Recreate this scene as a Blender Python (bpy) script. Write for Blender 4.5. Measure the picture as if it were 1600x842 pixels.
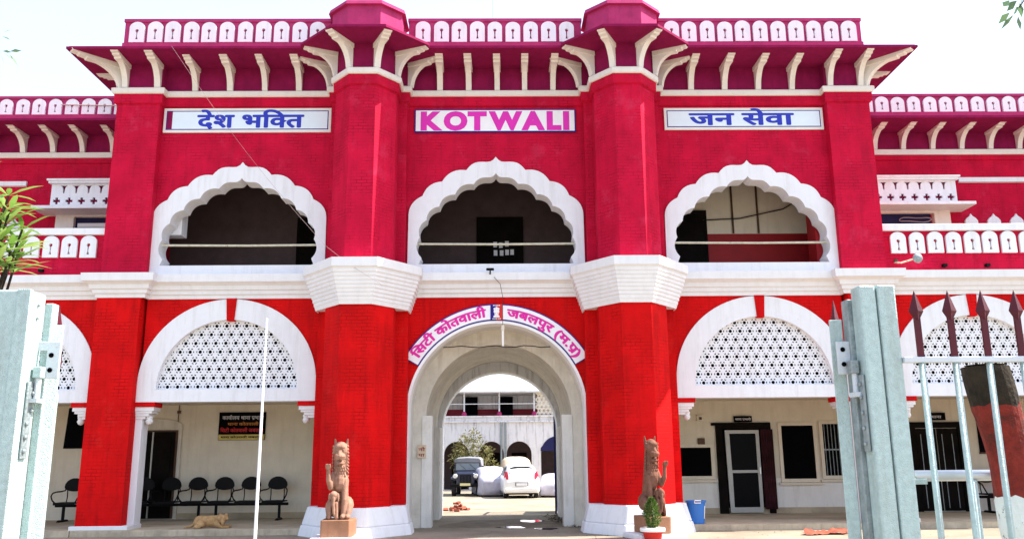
import bpy, bmesh, math, random
from mathutils import Vector, Matrix, Quaternion, noise
from mathutils.geometry import tessellate_polygon
R = math.radians
PI = math.pi
rnd = random.Random(7)
scene = bpy.context.scene
for _o in list(bpy.data.objects):
    bpy.data.objects.remove(_o, do_unlink=True)
COL = scene.collection

# ------------------------------------------------------------------ camera
def make_camera():
    yaw, pitch, roll = .0149, .2184, -.009
    cy, sy = math.cos(yaw), math.sin(yaw)
    f = Vector((sy*math.cos(pitch), cy*math.cos(pitch), math.sin(pitch)))
    r = Vector((cy, -sy, 0)); u = r.cross(f)
    r2 = r*math.cos(roll)+u*math.sin(roll); u2 = -r*math.sin(roll)+u*math.cos(roll)
    cam = bpy.data.cameras.new('camera'); o = bpy.data.objects.new('camera', cam); COL.objects.link(o)
    m = Matrix((r2, u2, -f)).transposed().to_4x4(); m.translation = Vector((.087, -21.97, 1.6))
    o.matrix_world = m
    cam.sensor_width = 36; cam.lens = 1330/1600*36; cam.clip_start = .05; cam.clip_end = 1500
    scene.camera = o
make_camera()

# ------------------------------------------------------------------ light
SUN_EL, SUN_ROT = R(52), R(87.6)
wd = bpy.data.worlds.new('World'); scene.world = wd; wd.use_nodes = True
nt = wd.node_tree; sky = nt.nodes.new('ShaderNodeTexSky'); sky.sky_type = 'NISHITA'; sky.sun_disc = False
sky.sun_elevation = SUN_EL; sky.sun_rotation = SUN_ROT; sky.dust_density = 2.0; sky.air_density = 1.0; sky.ozone_density = 1.0
# thin bright haze veil spread evenly over the blue sky
hz = nt.nodes.new('ShaderNodeVectorMath'); hz.operation = 'MULTIPLY_ADD'; hz.inputs[1].default_value = (.75, .75, .75); hz.inputs[2].default_value = (1.50, 1.62, 1.86)
nt.links.new(sky.outputs[0], hz.inputs[0])
bg = nt.nodes['Background']; nt.links.new(hz.outputs[0], bg.inputs[0]); bg.inputs[1].default_value = .14
sl = bpy.data.lights.new('sun', 'SUN'); sl.energy = 4.8; sl.angle = R(.5); sl.color = (1, .94, .85)
so = bpy.data.objects.new('sun', sl); COL.objects.link(so)
sd = Vector((math.sin(SUN_ROT)*math.cos(SUN_EL), math.cos(SUN_ROT)*math.cos(SUN_EL), math.sin(SUN_EL)))
so.rotation_euler = sd.to_track_quat('Z', 'Y').to_euler(); so.location = (30, 0, 40)
vs = scene.view_settings; vs.view_transform = 'Standard'; vs.look = 'None'; vs.gamma = 1; vs.use_curve_mapping = False
vs.exposure = 1.45
scene.cycles.max_bounces = 8; scene.cycles.diffuse_bounces = 6

# ------------------------------------------------------------------ materials
def srgb(h):
    c = [int(h[i:i+2], 16)/255 for i in (0, 2, 4)]
    return tuple(x/12.92 if x <= .04045 else ((x+.055)/1.055)**2.4 for x in c)
def mat(name, col, rough=.7, metal=0, var=.12, nscale=2.5, bump=.15, bscale=40, brick=False, grime=None, grime_amt=.0,
        spec=.3, col2=None, patch=None):
    """painted / plastered / metal surface: base colour with real wear (soft noise), optional brick coursing and run-off stains"""
    m = bpy.data.materials.new(name); m.use_nodes = True; n = m.node_tree; L = n.links.new
    bs = n.nodes['Principled BSDF']; bs.inputs['Roughness'].default_value = rough; bs.inputs['Metallic'].default_value = metal
    bs.inputs['Specular IOR Level'].default_value = spec
    uv = n.nodes.new('ShaderNodeUVMap'); uv.uv_map = 'uv'
    geo = n.nodes.new('ShaderNodeNewGeometry')
    no = n.nodes.new('ShaderNodeTexNoise'); no.inputs['Scale'].default_value = nscale; no.inputs['Detail'].default_value = 6; no.inputs['Roughness'].default_value = .65
    L(geo.outputs['Position'], no.inputs['Vector'])
    mx = n.nodes.new('ShaderNodeMix'); mx.data_type = 'RGBA'
    c = Vector(col[:3]); c2 = Vector(col2[:3]) if col2 else c*(1-2.2*var)
    mx.inputs[6].default_value = (*(c*(1+.3*var)), 1); mx.inputs[7].default_value = (*c2, 1)
    mr = n.nodes.new('ShaderNodeMapRange'); mr.inputs[1].default_value = .35; mr.inputs[2].default_value = .8
    L(no.outputs[0], mr.inputs[0]); L(mr.outputs[0], mx.inputs[0])
    cur = mx.outputs[2]
    hgt = None
    if brick:
        bt = n.nodes.new('ShaderNodeTexBrick'); bt.inputs['Scale'].default_value = 1; bt.inputs['Brick Width'].default_value = .25
        bt.inputs['Row Height'].default_value = .085; bt.inputs['Mortar Size'].default_value = .009; bt.inputs['Mortar Smooth'].default_value = .3
        nz = n.nodes.new('ShaderNodeTexNoise'); nz.inputs['Scale'].default_value = 3; L(geo.outputs['Position'], nz.inputs['Vector'])
        ad = n.nodes.new('ShaderNodeVectorMath'); ad.operation = 'MULTIPLY_ADD'; ad.inputs[1].default_value = (.02, .02, 0)
        L(nz.outputs['Color'], ad.inputs[0]); L(uv.outputs[0], ad.inputs[2]); L(ad.outputs[0], bt.inputs['Vector'])
        n2 = n.nodes.new('ShaderNodeTexNoise'); n2.inputs['Scale'].default_value = 2.3; n2.inputs['Detail'].default_value = 4
        L(geo.outputs['Position'], n2.inputs['Vector'])
        m2 = n.nodes.new('ShaderNodeMapRange'); m2.inputs[1].default_value = .45; m2.inputs[2].default_value = .66; L(n2.outputs[0], m2.inputs[0])
        mu = n.nodes.new('ShaderNodeMath'); mu.operation = 'MULTIPLY'; L(bt.outputs['Fac'], mu.inputs[0]); L(m2.outputs[0], mu.inputs[1])
        dk = n.nodes.new('ShaderNodeMix'); dk.data_type = 'RGBA'; dk.inputs[7].default_value = (*(c*.45), 1)
        m3 = n.nodes.new('ShaderNodeMath'); m3.operation = 'MULTIPLY'; m3.inputs[1].default_value = .95; L(mu.outputs[0], m3.inputs[0])
        L(m3.outputs[0], dk.inputs[0]); L(cur, dk.inputs[6]); cur = dk.outputs[2]
        inv = n.nodes.new('ShaderNodeMath'); inv.operation = 'SUBTRACT'; inv.inputs[0].default_value = 1; L(bt.outputs['Fac'], inv.inputs[1])
        hgt = inv.outputs[0]
    if grime:
        mp = n.nodes.new('ShaderNodeMapping'); mp.inputs['Scale'].default_value = (5, 5, .5); L(geo.outputs['Position'], mp.inputs[0])
        g = n.nodes.new('ShaderNodeTexNoise'); g.inputs['Scale'].default_value = 1.3; g.inputs['Detail'].default_value = 8; g.inputs['Roughness'].default_value = .7
        L(mp.outputs[0], g.inputs['Vector'])
        gr = n.nodes.new('ShaderNodeMapRange'); gr.inputs[1].default_value = .5; gr.inputs[2].default_value = .75; gr.inputs[4].default_value = grime_amt
        L(g.outputs[0], gr.inputs[0])
        gm = n.nodes.new('ShaderNodeMix'); gm.data_type = 'RGBA'; gm.inputs[7].default_value = (*grime, 1)
        L(gr.outputs[0], gm.inputs[0]); L(cur, gm.inputs[6]); cur = gm.outputs[2]
    if patch:   # (colour, scale, lo, hi): flaked / dusty patches with a shape of their own
        pn = n.nodes.new('ShaderNodeTexNoise'); pn.inputs['Scale'].default_value = patch[1]; pn.inputs['Detail'].default_value = 9; pn.inputs['Roughness'].default_value = .75
        L(geo.outputs['Position'], pn.inputs['Vector'])
        pr = n.nodes.new('ShaderNodeMapRange'); pr.inputs[1].default_value = patch[2]; pr.inputs[2].default_value = patch[3]; L(pn.outputs[0], pr.inputs[0])
        pm = n.nodes.new('ShaderNodeMix'); pm.data_type = 'RGBA'; pm.inputs[7].default_value = (*patch[0], 1)
        L(pr.outputs[0], pm.inputs[0]); L(cur, pm.inputs[6]); cur = pm.outputs[2]
    L(cur, bs.inputs['Base Color'])
    b1 = n.nodes.new('ShaderNodeBump'); b1.inputs['Strength'].default_value = bump; b1.inputs['Distance'].default_value = .01
    fn = n.nodes.new('ShaderNodeTexNoise'); fn.inputs['Scale'].default_value = bscale; fn.inputs['Detail'].default_value = 4
    L(geo.outputs['Position'], fn.inputs['Vector']); L(fn.outputs[0], b1.inputs['Height'])
    nrm = b1.outputs[0]
    if hgt:
        b2 = n.nodes.new('ShaderNodeBump'); b2.inputs['Strength'].default_value = .4; b2.inputs['Distance'].default_value = .012
        L(hgt, b2.inputs['Height']); L(nrm, b2.inputs['Normal']); nrm = b2.outputs[0]
    L(nrm, bs.inputs['Normal'])
    return m
def glass(name, col=(.02, .025, .03), rough=.05, spec=.6):
    m = bpy.data.materials.new(name); m.use_nodes = True; b = m.node_tree.nodes['Principled BSDF']
    b.inputs['Base Color'].default_value = (*col, 1); b.inputs['Roughness'].default_value = rough; b.inputs['Specular IOR Level'].default_value = spec
    return m
def leafmat(name, col, col2):
    m = bpy.data.materials.new(name); m.use_nodes = True; n = m.node_tree; b = n.nodes['Principled BSDF']
    oi = n.nodes.new('ShaderNodeNewGeometry'); rp = n.nodes.new('ShaderNodeMix'); rp.data_type = 'RGBA'
    rp.inputs[6].default_value = (*col, 1); rp.inputs[7].default_value = (*col2, 1)
    n.links.new(oi.outputs['Random Per Island'], rp.inputs[0]); n.links.new(rp.outputs[2], b.inputs['Base Color'])
    b.inputs['Roughness'].default_value = .45
    tr = n.nodes.new('ShaderNodeBsdfTranslucent'); ms = n.nodes.new('ShaderNodeMixShader'); ms.inputs[0].default_value = .35
    n.links.new(rp.outputs[2], tr.inputs[0]); n.links.new(b.outputs[0], ms.inputs[1]); n.links.new(tr.outputs[0], ms.inputs[2])
    n.links.new(ms.outputs[0], n.nodes['Material Output'].inputs[0])
    return m

M = {}
M['red'] = mat('vermilion painted brick', (.60, .004, .005), .75, brick=True, var=.17, nscale=1.1, grime=(.27, .003, .004), grime_amt=.7, patch=((.62, .03, .026), 1.3, .58, .9), spec=.08)
M['crimson'] = mat('glare tinted crimson brick paint', (.54, .006, .040), .75, brick=True, var=.17, nscale=1.1, grime=(.27, .005, .026), grime_amt=.65, patch=((.56, .04, .10), 1.3, .55, .88), spec=.08)  # upper storey red tinted pink to carry the glare veil
M['magenta'] = mat('shade tinted plum plaster paint', (.24, .009, .068), .8, var=.15, grime=(.12, .006, .045), grime_amt=.55, spec=.08)  # blue-lit eave shade is tinted into this plum
M['pinkpaint'] = mat('pink washed parapet', (.40, .040, .14), .8, var=.14, grime=(.24, .03, .10), grime_amt=.55, spec=.08)
M['white'] = mat('white lime paint', (.745, .755, .785), .75, var=.03, grime=(.49, .47, .45), grime_amt=.45, bump=.3, patch=((.40, .39, .38), 3.1, .66, .80))
M['whiteclean'] = mat('fresh white paint', (.84, .84, .85), .6, var=.02)
M['stucco'] = mat('white moulding paint', (.735, .735, .75), .8, var=.04, grime=(.45, .43, .42), grime_amt=.25, bump=.4, patch=((.36, .35, .34), 2.1, .65, .82))
M['bracket'] = mat('off white bracket paint', (.74, .71, .66), .8, var=.05, grime=(.5, .46, .42), grime_amt=.3)
M['cream'] = mat('cream distemper', (.73, .67, .55), .85, var=.05, grime=(.52, .45, .35), grime_amt=.45, patch=((.60, .52, .40), 1.2, .6, .9), spec=.1)
M['passage'] = mat('off white passage plaster', (.76, .745, .70), .9, var=.06, grime=(.44, .39, .33), grime_amt=.6, patch=((.50, .45, .38), 1.1, .58, .85), bump=.5, spec=.1)
M['dadowhite'] = mat('white dado paint', (.80, .79, .75), .8, var=.04, grime=(.5, .45, .38), grime_amt=.4)
M['vault'] = mat('stained vault plaster', (.69, .65, .57), .9, var=.1, grime=(.38, .33, .27), grime_amt=.65, patch=((.46, .39, .31), .9, .54, .8), bump=.5, spec=.1)
M['gloomwall'] = mat('brown distemper darkened for shade', (.11, .075, .078), .85, var=.15)  # wall colour darkened to hold the shade of deep interiors
M['dado'] = mat('deep red dado', (.30, .008, .012), .6, var=.1)
M['floor'] = mat('cement floor', (.50, .42, .30), .8, var=.18, nscale=1.2, patch=((.30, .24, .16), 1.4, .52, .8), bump=.4, spec=.1)
M['kerb'] = mat('worn cement kerb', (.50, .42, .31), .9, var=.2, grime=(.24, .19, .13), grime_amt=.6, bump=.6, spec=.1)
M['ground'] = mat('dusty concrete ground', (.315, .27, .205), .9, var=.2, nscale=.5, patch=((.18, .14, .10), .7, .50, .74), bump=.7, bscale=18, spec=.1)
M['damp'] = mat('damp muddy patch', (.22, .17, .115), .9, var=.25, nscale=2, patch=((.12, .085, .055), 1.6, .5, .75), bump=.6, bscale=18)
M['wet'] = glass('puddle water', (.05, .045, .04), .03)
M['darkwood'] = mat('dark wood', (.009, .007, .006), .8, var=.3, spec=.06)
M['wood'] = mat('brown wood', (.10, .05, .028), .6, var=.3)
M['black'] = mat('black painted metal', (.005, .005, .006), .55, var=.2, spec=.12)
M['blacksheet'] = mat('black board', (.003, .003, .005), .8, var=.2, spec=.04)
M['alu'] = mat('anodised aluminium', (.40, .40, .38), .5, .4, var=.08)
M['gate'] = mat('pale green aluminium paint', (.44, .57, .56), .5, .2, var=.12, nscale=30, patch=((.30, .25, .20), 26, .63, .72), grime=(.27, .29, .25), grime_amt=.6, bump=.8, bscale=140, spec=.4)
M['gatewhite'] = mat('pale grey hinge paint', (.56, .61, .65), .45, .15, var=.10, bump=.35, bscale=90, spec=.5, patch=((.36, .40, .42), 22, .58, .75))
M['weld'] = mat('weathered bare steel', (.30, .35, .36), .5, .4, var=.25, nscale=14, bump=.6, bscale=60)
M['pipe'] = mat('galvanised pipe', (.62, .64, .66), .3, .7, var=.1)
M['spear'] = mat('maroon gate paint', (.08, .004, .012), .5, var=.2, spec=.3, patch=((.14, .02, .025), 30, .6, .75))
M['blueink'] = mat('blue sign paint', (.02, .035, .45), .5, var=.05)
M['navy'] = mat('navy sign border', (.03, .018, .22), .6, var=.05, spec=.1)
M['pinkink'] = mat('magenta sign paint', (.72, .012, .34), .5, var=.05)
M['kotpink'] = mat('pink sign paint', (.68, .02, .42), .5, var=.05)
M['signwhite'] = mat('white sign paint', (.83, .83, .86), .55, var=.03, grime=(.6, .6, .66), grime_amt=.3)
M['signblue'] = mat('pale blue sign panel', (.70, .80, .88), .5, var=.03)
M['signcream'] = mat('cream sign border', (.74, .72, .68), .6, var=.05)
M['redink'] = mat('red lettering', (.6, .02, .02), .5)
M['orangeink'] = mat('orange lettering', (.55, .20, .03), .5)
M['greyink'] = mat('pale lettering', (.62, .62, .66), .5)
M['yellowstrip'] = mat('yellow strip', (.62, .50, .14), .6, var=.15)
M['stone'] = mat('pink sandstone', (.34, .19, .135), .85, var=.2, nscale=6, grime=(.11, .06, .045), grime_amt=.85, bump=.7, bscale=55, spec=.1)
M['stoneshade'] = mat('shade darkened brown sandstone', (.22, .105, .072), .85, var=.2, nscale=6, grime=(.07, .035, .028), grime_amt=.8, bump=.7, bscale=55, spec=.1)  # sandstone colour darkened to paint shade on the right lion
M['ped'] = mat('brown sandstone block', (.31, .15, .085), .85, var=.18, grime=(.15, .07, .045), grime_amt=.6, bump=.5)
M['bluplas'] = mat('blue plastic', (.02, .16, .52), .35, var=.06, spec=.5)
M['whiteplas'] = mat('white plastic', (.8, .8, .8), .4, var=.02)
M['terracotta'] = mat('red flowerpot paint', (.6, .02, .015), .5, var=.1)
M['rag'] = mat('rust red cloth', (.33, .08, .045), .9, var=.3, nscale=9)
M['fur'] = mat('tan fur', (.45, .27, .12), .95, var=.25, nscale=12, bump=.6, bscale=90)
M['bark'] = mat('dark bark', (.032, .023, .014), .95, var=.4, nscale=12, bump=1.0, bscale=35)
M['barkred'] = mat('red oxide trunk paint', (.22, .022, .014), .85, var=.35, nscale=10, bump=1.0, bscale=30, patch=((.03, .018, .012), 7, .52, .66))
M['barkwhite'] = mat('whitewash on trunk', (.68, .72, .70), .9, var=.1, bump=.8, bscale=35, patch=((.06, .06, .05), 16, .58, .64))
M['cutwood'] = mat('cut wood', (.45, .35, .2), .9, var=.2)
M['leaf'] = leafmat('oleander leaf', (.12, .26, .035), (.30, .42, .11))
M['leafpale'] = leafmat('pale tree leaf', (.10, .19, .09), (.15, .25, .12))
M['leafbush'] = leafmat('clipped bush leaf', (.03, .10, .012), (.12, .18, .03))
M['leafdry'] = leafmat('dusty courtyard foliage', (.10, .105, .03), (.24, .21, .065))
M['jeep'] = mat('dark blue vehicle paint', (.012, .016, .045), .3, var=.1, spec=.6)
M['canopy'] = mat('faded canvas', (.22, .23, .25), .9, var=.2)
M['carwhite'] = mat('white car paint', (.78, .79, .80), .25, var=.02, spec=.6)
M['tyre'] = mat('tyre rubber', (.02, .02, .02), .85)
M['glassdark'] = glass('dark glass', (.003, .0035, .005), .3, .04)
M['glasslight'] = glass('windscreen glass', (.22, .27, .30), .12)
M['lampred'] = mat('red lamp lens', (.55, .02, .06), .25, var=.02, spec=.6)
M['lampwhite'] = mat('headlamp lens', (.75, .75, .70), .15, var=.02, spec=.7)
M['cover'] = mat('silver car cover', (.46, .44, .51), .5, .1, var=.12, bump=.6, bscale=9)
M['beigecover'] = mat('beige tarpaulin', (.62, .50, .36), .8, var=.12)
M['oldwhite'] = mat('mildewed whitewash', (.70, .70, .72), .9, var=.05, grime=(.16, .155, .15), grime_amt=.85, patch=((.30, .29, .28), .8, .60, .78), bump=.5)
M['maroon'] = mat('maroon dado paint', (.25, .02, .035), .7, var=.1)
M['void'] = mat('black stand-in for unlit room', (.003, .003, .004), .95, spec=.02)
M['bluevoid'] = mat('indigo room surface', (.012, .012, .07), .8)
M['cable'] = mat('grey cable', (.36, .27, .27), .7)
M['blackcable'] = mat('black cable', (.015, .012, .012), .6)
M['pole'] = mat('white pole paint', (.82, .82, .86), .4, var=.02, spec=.5)
M['rail'] = mat('peeling cream rail paint', (.62, .58, .44), .6, var=.15, nscale=8, patch=((.2, .17, .12), 9, .58, .66))
M['brickdebris'] = mat('broken red brick', (.38, .10, .06), .9, var=.3)
M['litter'] = mat('dry leaf litter', (.10, .07, .04), .95, var=.3)
M['curtain'] = mat('maroon curtain', (.045, .014, .018), .95, var=.3, spec=.05)
M['lampglow'] = mat('opal tube', (.85, .84, .8), .4, var=.01)
M['yellowplate'] = mat('number plate', (.72, .66, .35), .5, var=.03)

# ------------------------------------------------------------------ mesh builder
def root_loc(p):
    while p is not None and p.parent is not None: p = p.parent
    return p
class MB:
    def __init__(s): s.v = []; s.f = []
    def add(s, vs, fs, tf=None):
        b = len(s.v)
        for p in vs: s.v.append(tf(Vector(p)) if tf else Vector(p))
        s.f += [tuple(b+i for i in f) for f in fs]
        return s
    def box(s, x0, x1, y0, y1, z0, z1, tf=None):
        vs = [(x0,y0,z0),(x1,y0,z0),(x1,y1,z0),(x0,y1,z0),(x0,y0,z1),(x1,y0,z1),(x1,y1,z1),(x0,y1,z1)]
        return s.add(vs, [(0,3,2,1),(4,5,6,7),(0,1,5,4),(1,2,6,5),(2,3,7,6),(3,0,4,7)], tf)
    def frustum(s, b, t, z0, z1, tf=None):   # b, t: (x0,x1,y0,y1)
        vs = [(b[0],b[2],z0),(b[1],b[2],z0),(b[1],b[3],z0),(b[0],b[3],z0),(t[0],t[2],z1),(t[1],t[2],z1),(t[1],t[3],z1),(t[0],t[3],z1)]
        return s.add(vs, [(0,3,2,1),(4,5,6,7),(0,1,5,4),(1,2,6,5),(2,3,7,6),(3,0,4,7)], tf)
    def slab(s, loops, y0, y1, tf=None):     # polygons in x,z (first outer, others holes) extruded from y0 to y1
        loops = [[(float(x), float(z)) for x, z in lp] for lp in loops]
        tri = tessellate_polygon([[Vector((x, z, 0)) for x, z in lp] for lp in loops])
        flat = [p for lp in loops for p in lp]; n = len(flat)
        vs = [(x, y0, z) for x, z in flat]+[(x, y1, z) for x, z in flat]
        fs = [tuple(t) for t in tri]+[tuple(i+n for i in reversed(t)) for t in tri]
        o = 0
        for lp in loops:
            k = len(lp)
            for i in range(k):
                a, b2 = o+i, o+(i+1) % k
                fs.append((a, b2, b2+n, a+n))
            o += k
        return s.add(vs, fs, tf)
    def prism(s, poly, z0, z1, tf=None, poly2=None):   # polygon in x,y, straight or lofted to poly2
        n = len(poly); p2 = poly2 or poly
        vs = [(x, y, z0) for x, y in poly]+[(x, y, z1) for x, y in p2]
        fs = [tuple(reversed(range(n))), tuple(range(n, 2*n))]+[(i, (i+1) % n, (i+1) % n+n, i+n) for i in range(n)]
        return s.add(vs, fs, tf)
    def sweep(s, prof, plan):                # profile [(offset, z)...] along a plan polyline, mitred; outside is the right-hand side
        ns = []
        P = [Vector(p) for p in plan]; k = len(P)
        for i in range(k):
            d1 = (P[i]-P[i-1]).normalized() if i > 0 else None
            d2 = (P[i+1]-P[i]).normalized() if i < k-1 else None
            n1 = Vector((d1.y, -d1.x)) if d1 else None; n2 = Vector((d2.y, -d2.x)) if d2 else None
            if n1 is None: n1 = n2
            if n2 is None: n2 = n1
            ns.append((n1+n2)/(1+n1.dot(n2)))
        m = len(prof); vs = []
        for i in range(k):
            for off, z in prof:
                q = P[i]+ns[i]*off; vs.append((q.x, q.y, z))
        fs = []
        for i in range(k-1):
            for j in range(m):
                a = i*m+j; b = i*m+(j+1) % m
                fs.append((a, b, b+m, a+m))
        fs.append(tuple(range(m))); fs.append(tuple((k-1)*m+j for j in reversed(range(m))))
        return s.add(vs, fs)
    def tube(s, path, r, n=8, tf=None, cap=True):
        P = [Vector(p) for p in path]; k = len(P); vs = []; up = None
        rr = r if isinstance(r, (list, tuple)) else [r]*k
        for i in range(k):
            d = ((P[min(i+1, k-1)]-P[max(i-1, 0)])).normalized()
            if up is None: up = Vector((0, 0, 1)) if abs(d.z) < .9 else Vector((1, 0, 0))
            a = d.cross(up).normalized(); b = a.cross(d).normalized(); up = b
            for j in range(n):
                t = 2*PI*j/n; vs.append(P[i]+(a*math.cos(t)+b*math.sin(t))*rr[i])
        fs = [(i*n+j, i*n+(j+1) % n, (i+1)*n+(j+1) % n, (i+1)*n+j) for i in range(k-1) for j in range(n)]
        if cap: fs += [tuple(reversed(range(n))), tuple((k-1)*n+j for j in range(n))]
        return s.add(vs, fs, tf)
    def lathe(s, prof, n=20, c=(0, 0, 0), tf=None):    # profile [(r, z)...]
        vs = []; m = len(prof)
        for r, z in prof:
            for j in range(n):
                t = 2*PI*j/n; vs.append((c[0]+r*math.cos(t), c[1]+r*math.sin(t), c[2]+z))
        fs = [(i*n+j, i*n+(j+1) % n, (i+1)*n+(j+1) % n, (i+1)*n+j) for i in range(m-1) for j in range(n)]
        fs += [tuple(reversed(range(n))), tuple((m-1)*n+j for j in range(n))]
        return s.add(vs, fs, tf)
    def ball(s, c, r, n=10, tf=None):
        rx, ry, rz = r if isinstance(r, (tuple, list)) else (r, r, r)
        vs = []; fs = []; m = n//2+1
        for i in range(m+1):
            a = PI*i/m
            for j in range(n):
                t = 2*PI*j/n; vs.append((c[0]+rx*math.sin(a)*math.cos(t), c[1]+ry*math.sin(a)*math.sin(t), c[2]+rz*math.cos(a)))
        fs = [(i*n+j, (i+1)*n+j, (i+1)*n+(j+1) % n, i*n+(j+1) % n) for i in range(m) for j in range(n)]
        return s.add(vs, fs, tf)
    def quad(s, a, b, c, d): return s.add([a, b, c, d], [(0, 1, 2, 3)])
    def mesh(s, name, material, smooth=False, off=None, recalc=True):
        me = bpy.data.meshes.new(name)
        vs = [v-off for v in s.v] if off else s.v
        me.from_pydata([tuple(v) for v in vs], [], s.f); me.validate()
        bm = bmesh.new(); bm.from_mesh(me)
        if recalc: bmesh.ops.recalc_face_normals(bm, faces=bm.faces)
        uvl = bm.loops.layers.uv.new('uv')
        for f in bm.faces:
            nr = f.normal
            if abs(nr.z) > .75:
                for l in f.loops: l[uvl].uv = (l.vert.co.x, l.vert.co.y)
            else:
                h = Vector((-nr.y, nr.x, 0)); h = h.normalized() if h.length > 1e-6 else Vector((1, 0, 0))
                for l in f.loops: l[uvl].uv = (l.vert.co.dot(h), l.vert.co.z)
            f.smooth = smooth
        bm.to_mesh(me); bm.free(); me.materials.append(material)
        return me
    def build(s, name, material, parent=None, smooth=False, bevel=0, recalc=True):
        r = root_loc(parent); off = r.location.copy() if r else None
        me = s.mesh(name, material, smooth, off, recalc)
        o = bpy.data.objects.new(name, me); COL.objects.link(o)
        if parent: o.parent = parent
        if bevel:
            b = o.modifiers.new('bevel', 'BEVEL'); b.width = bevel; b.segments = 2; b.limit_method = 'ANGLE'; b.angle_limit = R(35)
        return o
def tag(o, label=None, cat=None, group=None, kind=None):
    if label: o['label'] = label
    if cat: o['category'] = cat
    if group: o['group'] = group
    if kind: o['kind'] = kind
    return o
def thing(name, label, cat, loc=(0, 0, 0), rz=0, group=None):
    o = bpy.data.objects.new(name, None); COL.objects.link(o); o.location = loc; o.rotation_euler = (0, 0, rz); o.empty_display_size = .2
    return tag(o, label, cat, group)
def local(name, mb, material, parent, smooth=False, bevel=0, loc=(0, 0, 0), rz=0):   # geometry already in the thing's own coordinates
    me = mb.mesh(name, material, smooth); o = bpy.data.objects.new(name, me); COL.objects.link(o); o.parent = parent
    o.location = loc; o.rotation_euler = (0, 0, rz)
    if bevel:
        b = o.modifiers.new('bevel', 'BEVEL'); b.width = bevel; b.segments = 2; b.limit_method = 'ANGLE'; b.angle_limit = R(35)
    return o
def inst(name, me, parent, loc, rz=0, scale=(1, 1, 1)):
    o = bpy.data.objects.new(name, me); COL.objects.link(o); o.parent = parent; o.location = loc; o.rotation_euler = (0, 0, rz); o.scale = scale
    return o
def copy_tree(o, parent=None):
    c = o.copy(); COL.objects.link(c); c.parent = parent
    for ch in list(o.children): copy_tree(ch, c)
    return c

# ------------------------------------------------------------------ lettering
_gl = {}
def glyph(ch, offset=0):
    k = (ch, offset)
    if k not in _gl:
        cu = bpy.data.curves.new('g', 'FONT'); cu.body = ch; cu.size = 1; cu.offset = offset; cu.resolution_u = 4
        o = bpy.data.objects.new('g', cu); COL.objects.link(o); bpy.context.view_layer.update()
        me = bpy.data.meshes.new_from_object(o.evaluated_get(bpy.context.evaluated_depsgraph_get()))
        _gl[k] = ([(v.co.x, v.co.y) for v in me.vertices], [tuple(p.vertices) for p in me.polygons])
        bpy.data.objects.remove(o); bpy.data.curves.remove(cu); bpy.data.meshes.remove(me)
    return _gl[k]
ZERO = '\u0947\u0941\u0942\u0902\u094d\u0948'
def layout(text, latin_off=None):
    """list of (verts, faces) pieces in a one-em frame; K is half-ka, P is pra, Q is the small hook of repha. Text is in visual order."""
    pen = 0; out = []
    for ch in text:
        if ch == ' ': pen += .28 if latin_off is None else .11; continue
        if ch == 'K' and latin_off is None:
            v, f = glyph('\u0915'); keep = [p for p in f if sum(v[i][0] for i in p)/len(p) < .53]
            out.append(([(x+pen, y) for x, y in v], keep)); pen += .56; continue
        if ch == 'P' and latin_off is None:
            v, f = glyph('\u092a'); out.append(([(x+pen, y) for x, y in v], f))
            out.append(([(pen+.20, -.03), (pen+.27, -.06), (pen+.49, .19), (pen+.49, .28)], [(0, 1, 2, 3)])); pen += .583; continue
        if ch == 'Q':
            out.append(([(pen-.16, .62), (pen-.08, .62), (pen+.0, .74), (pen+.08, .84), (pen+.02, .88), (pen-.12, .80)], [(0, 1, 2, 3, 4, 5)])); continue
        v, f = glyph(ch, latin_off or 0)
        if not v: continue
        out.append(([(x+pen, y) for x, y in v], f))
        if ch in ZERO: continue
        mxx = max(x for x, y in v)
        pen += .27 if ch in '\u093f\u0940\u094b\u093e\u094c' else mxx+(.05 if latin_off is not None or ch in '().' else 0)
    return out, pen
def lettering(name, text, material, parent, place, height, bold=.0, width=None, latin=None, thick=.004):
    """place(u, v) -> world point; u along the line in metres from its start, v above the base line; returns one mesh object"""
    pcs, w = layout(text, latin)
    sx = (width/w) if width else height
    mb = MB()
    shifts = [(0, 0)] if not bold else [(0, 0), (bold, 0), (-bold, 0), (0, bold*.8), (0, -bold*.8), (bold*.7, bold*.6), (-bold*.7, -bold*.6), (bold*.7, -bold*.6), (-bold*.7, bold*.6)]
    for k, (dx, dy) in enumerate(shifts):
        for q, (v, f) in enumerate(pcs):
            lift = thick+.0004*k+.00005*(q % 7)
            mb.add([place((x+dx)*sx, (y+dy)*height, lift) for x, y in v], f)
    return mb.build(name, material, parent, recalc=False)
def flat_place(x0, y, z0):
    return lambda u, v, l: Vector((x0+u, y-l, z0+v))
def arc_place(cx, cz, rad, y, a0):      # a0: start angle from the vertical, clockwise positive; u runs clockwise
    def f(u, v, l):
        a = a0+u/rad; r = rad+v
        return Vector((cx+r*math.sin(a), y-l, cz+r*math.cos(a)))
    return f
exec_parts = []
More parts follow.
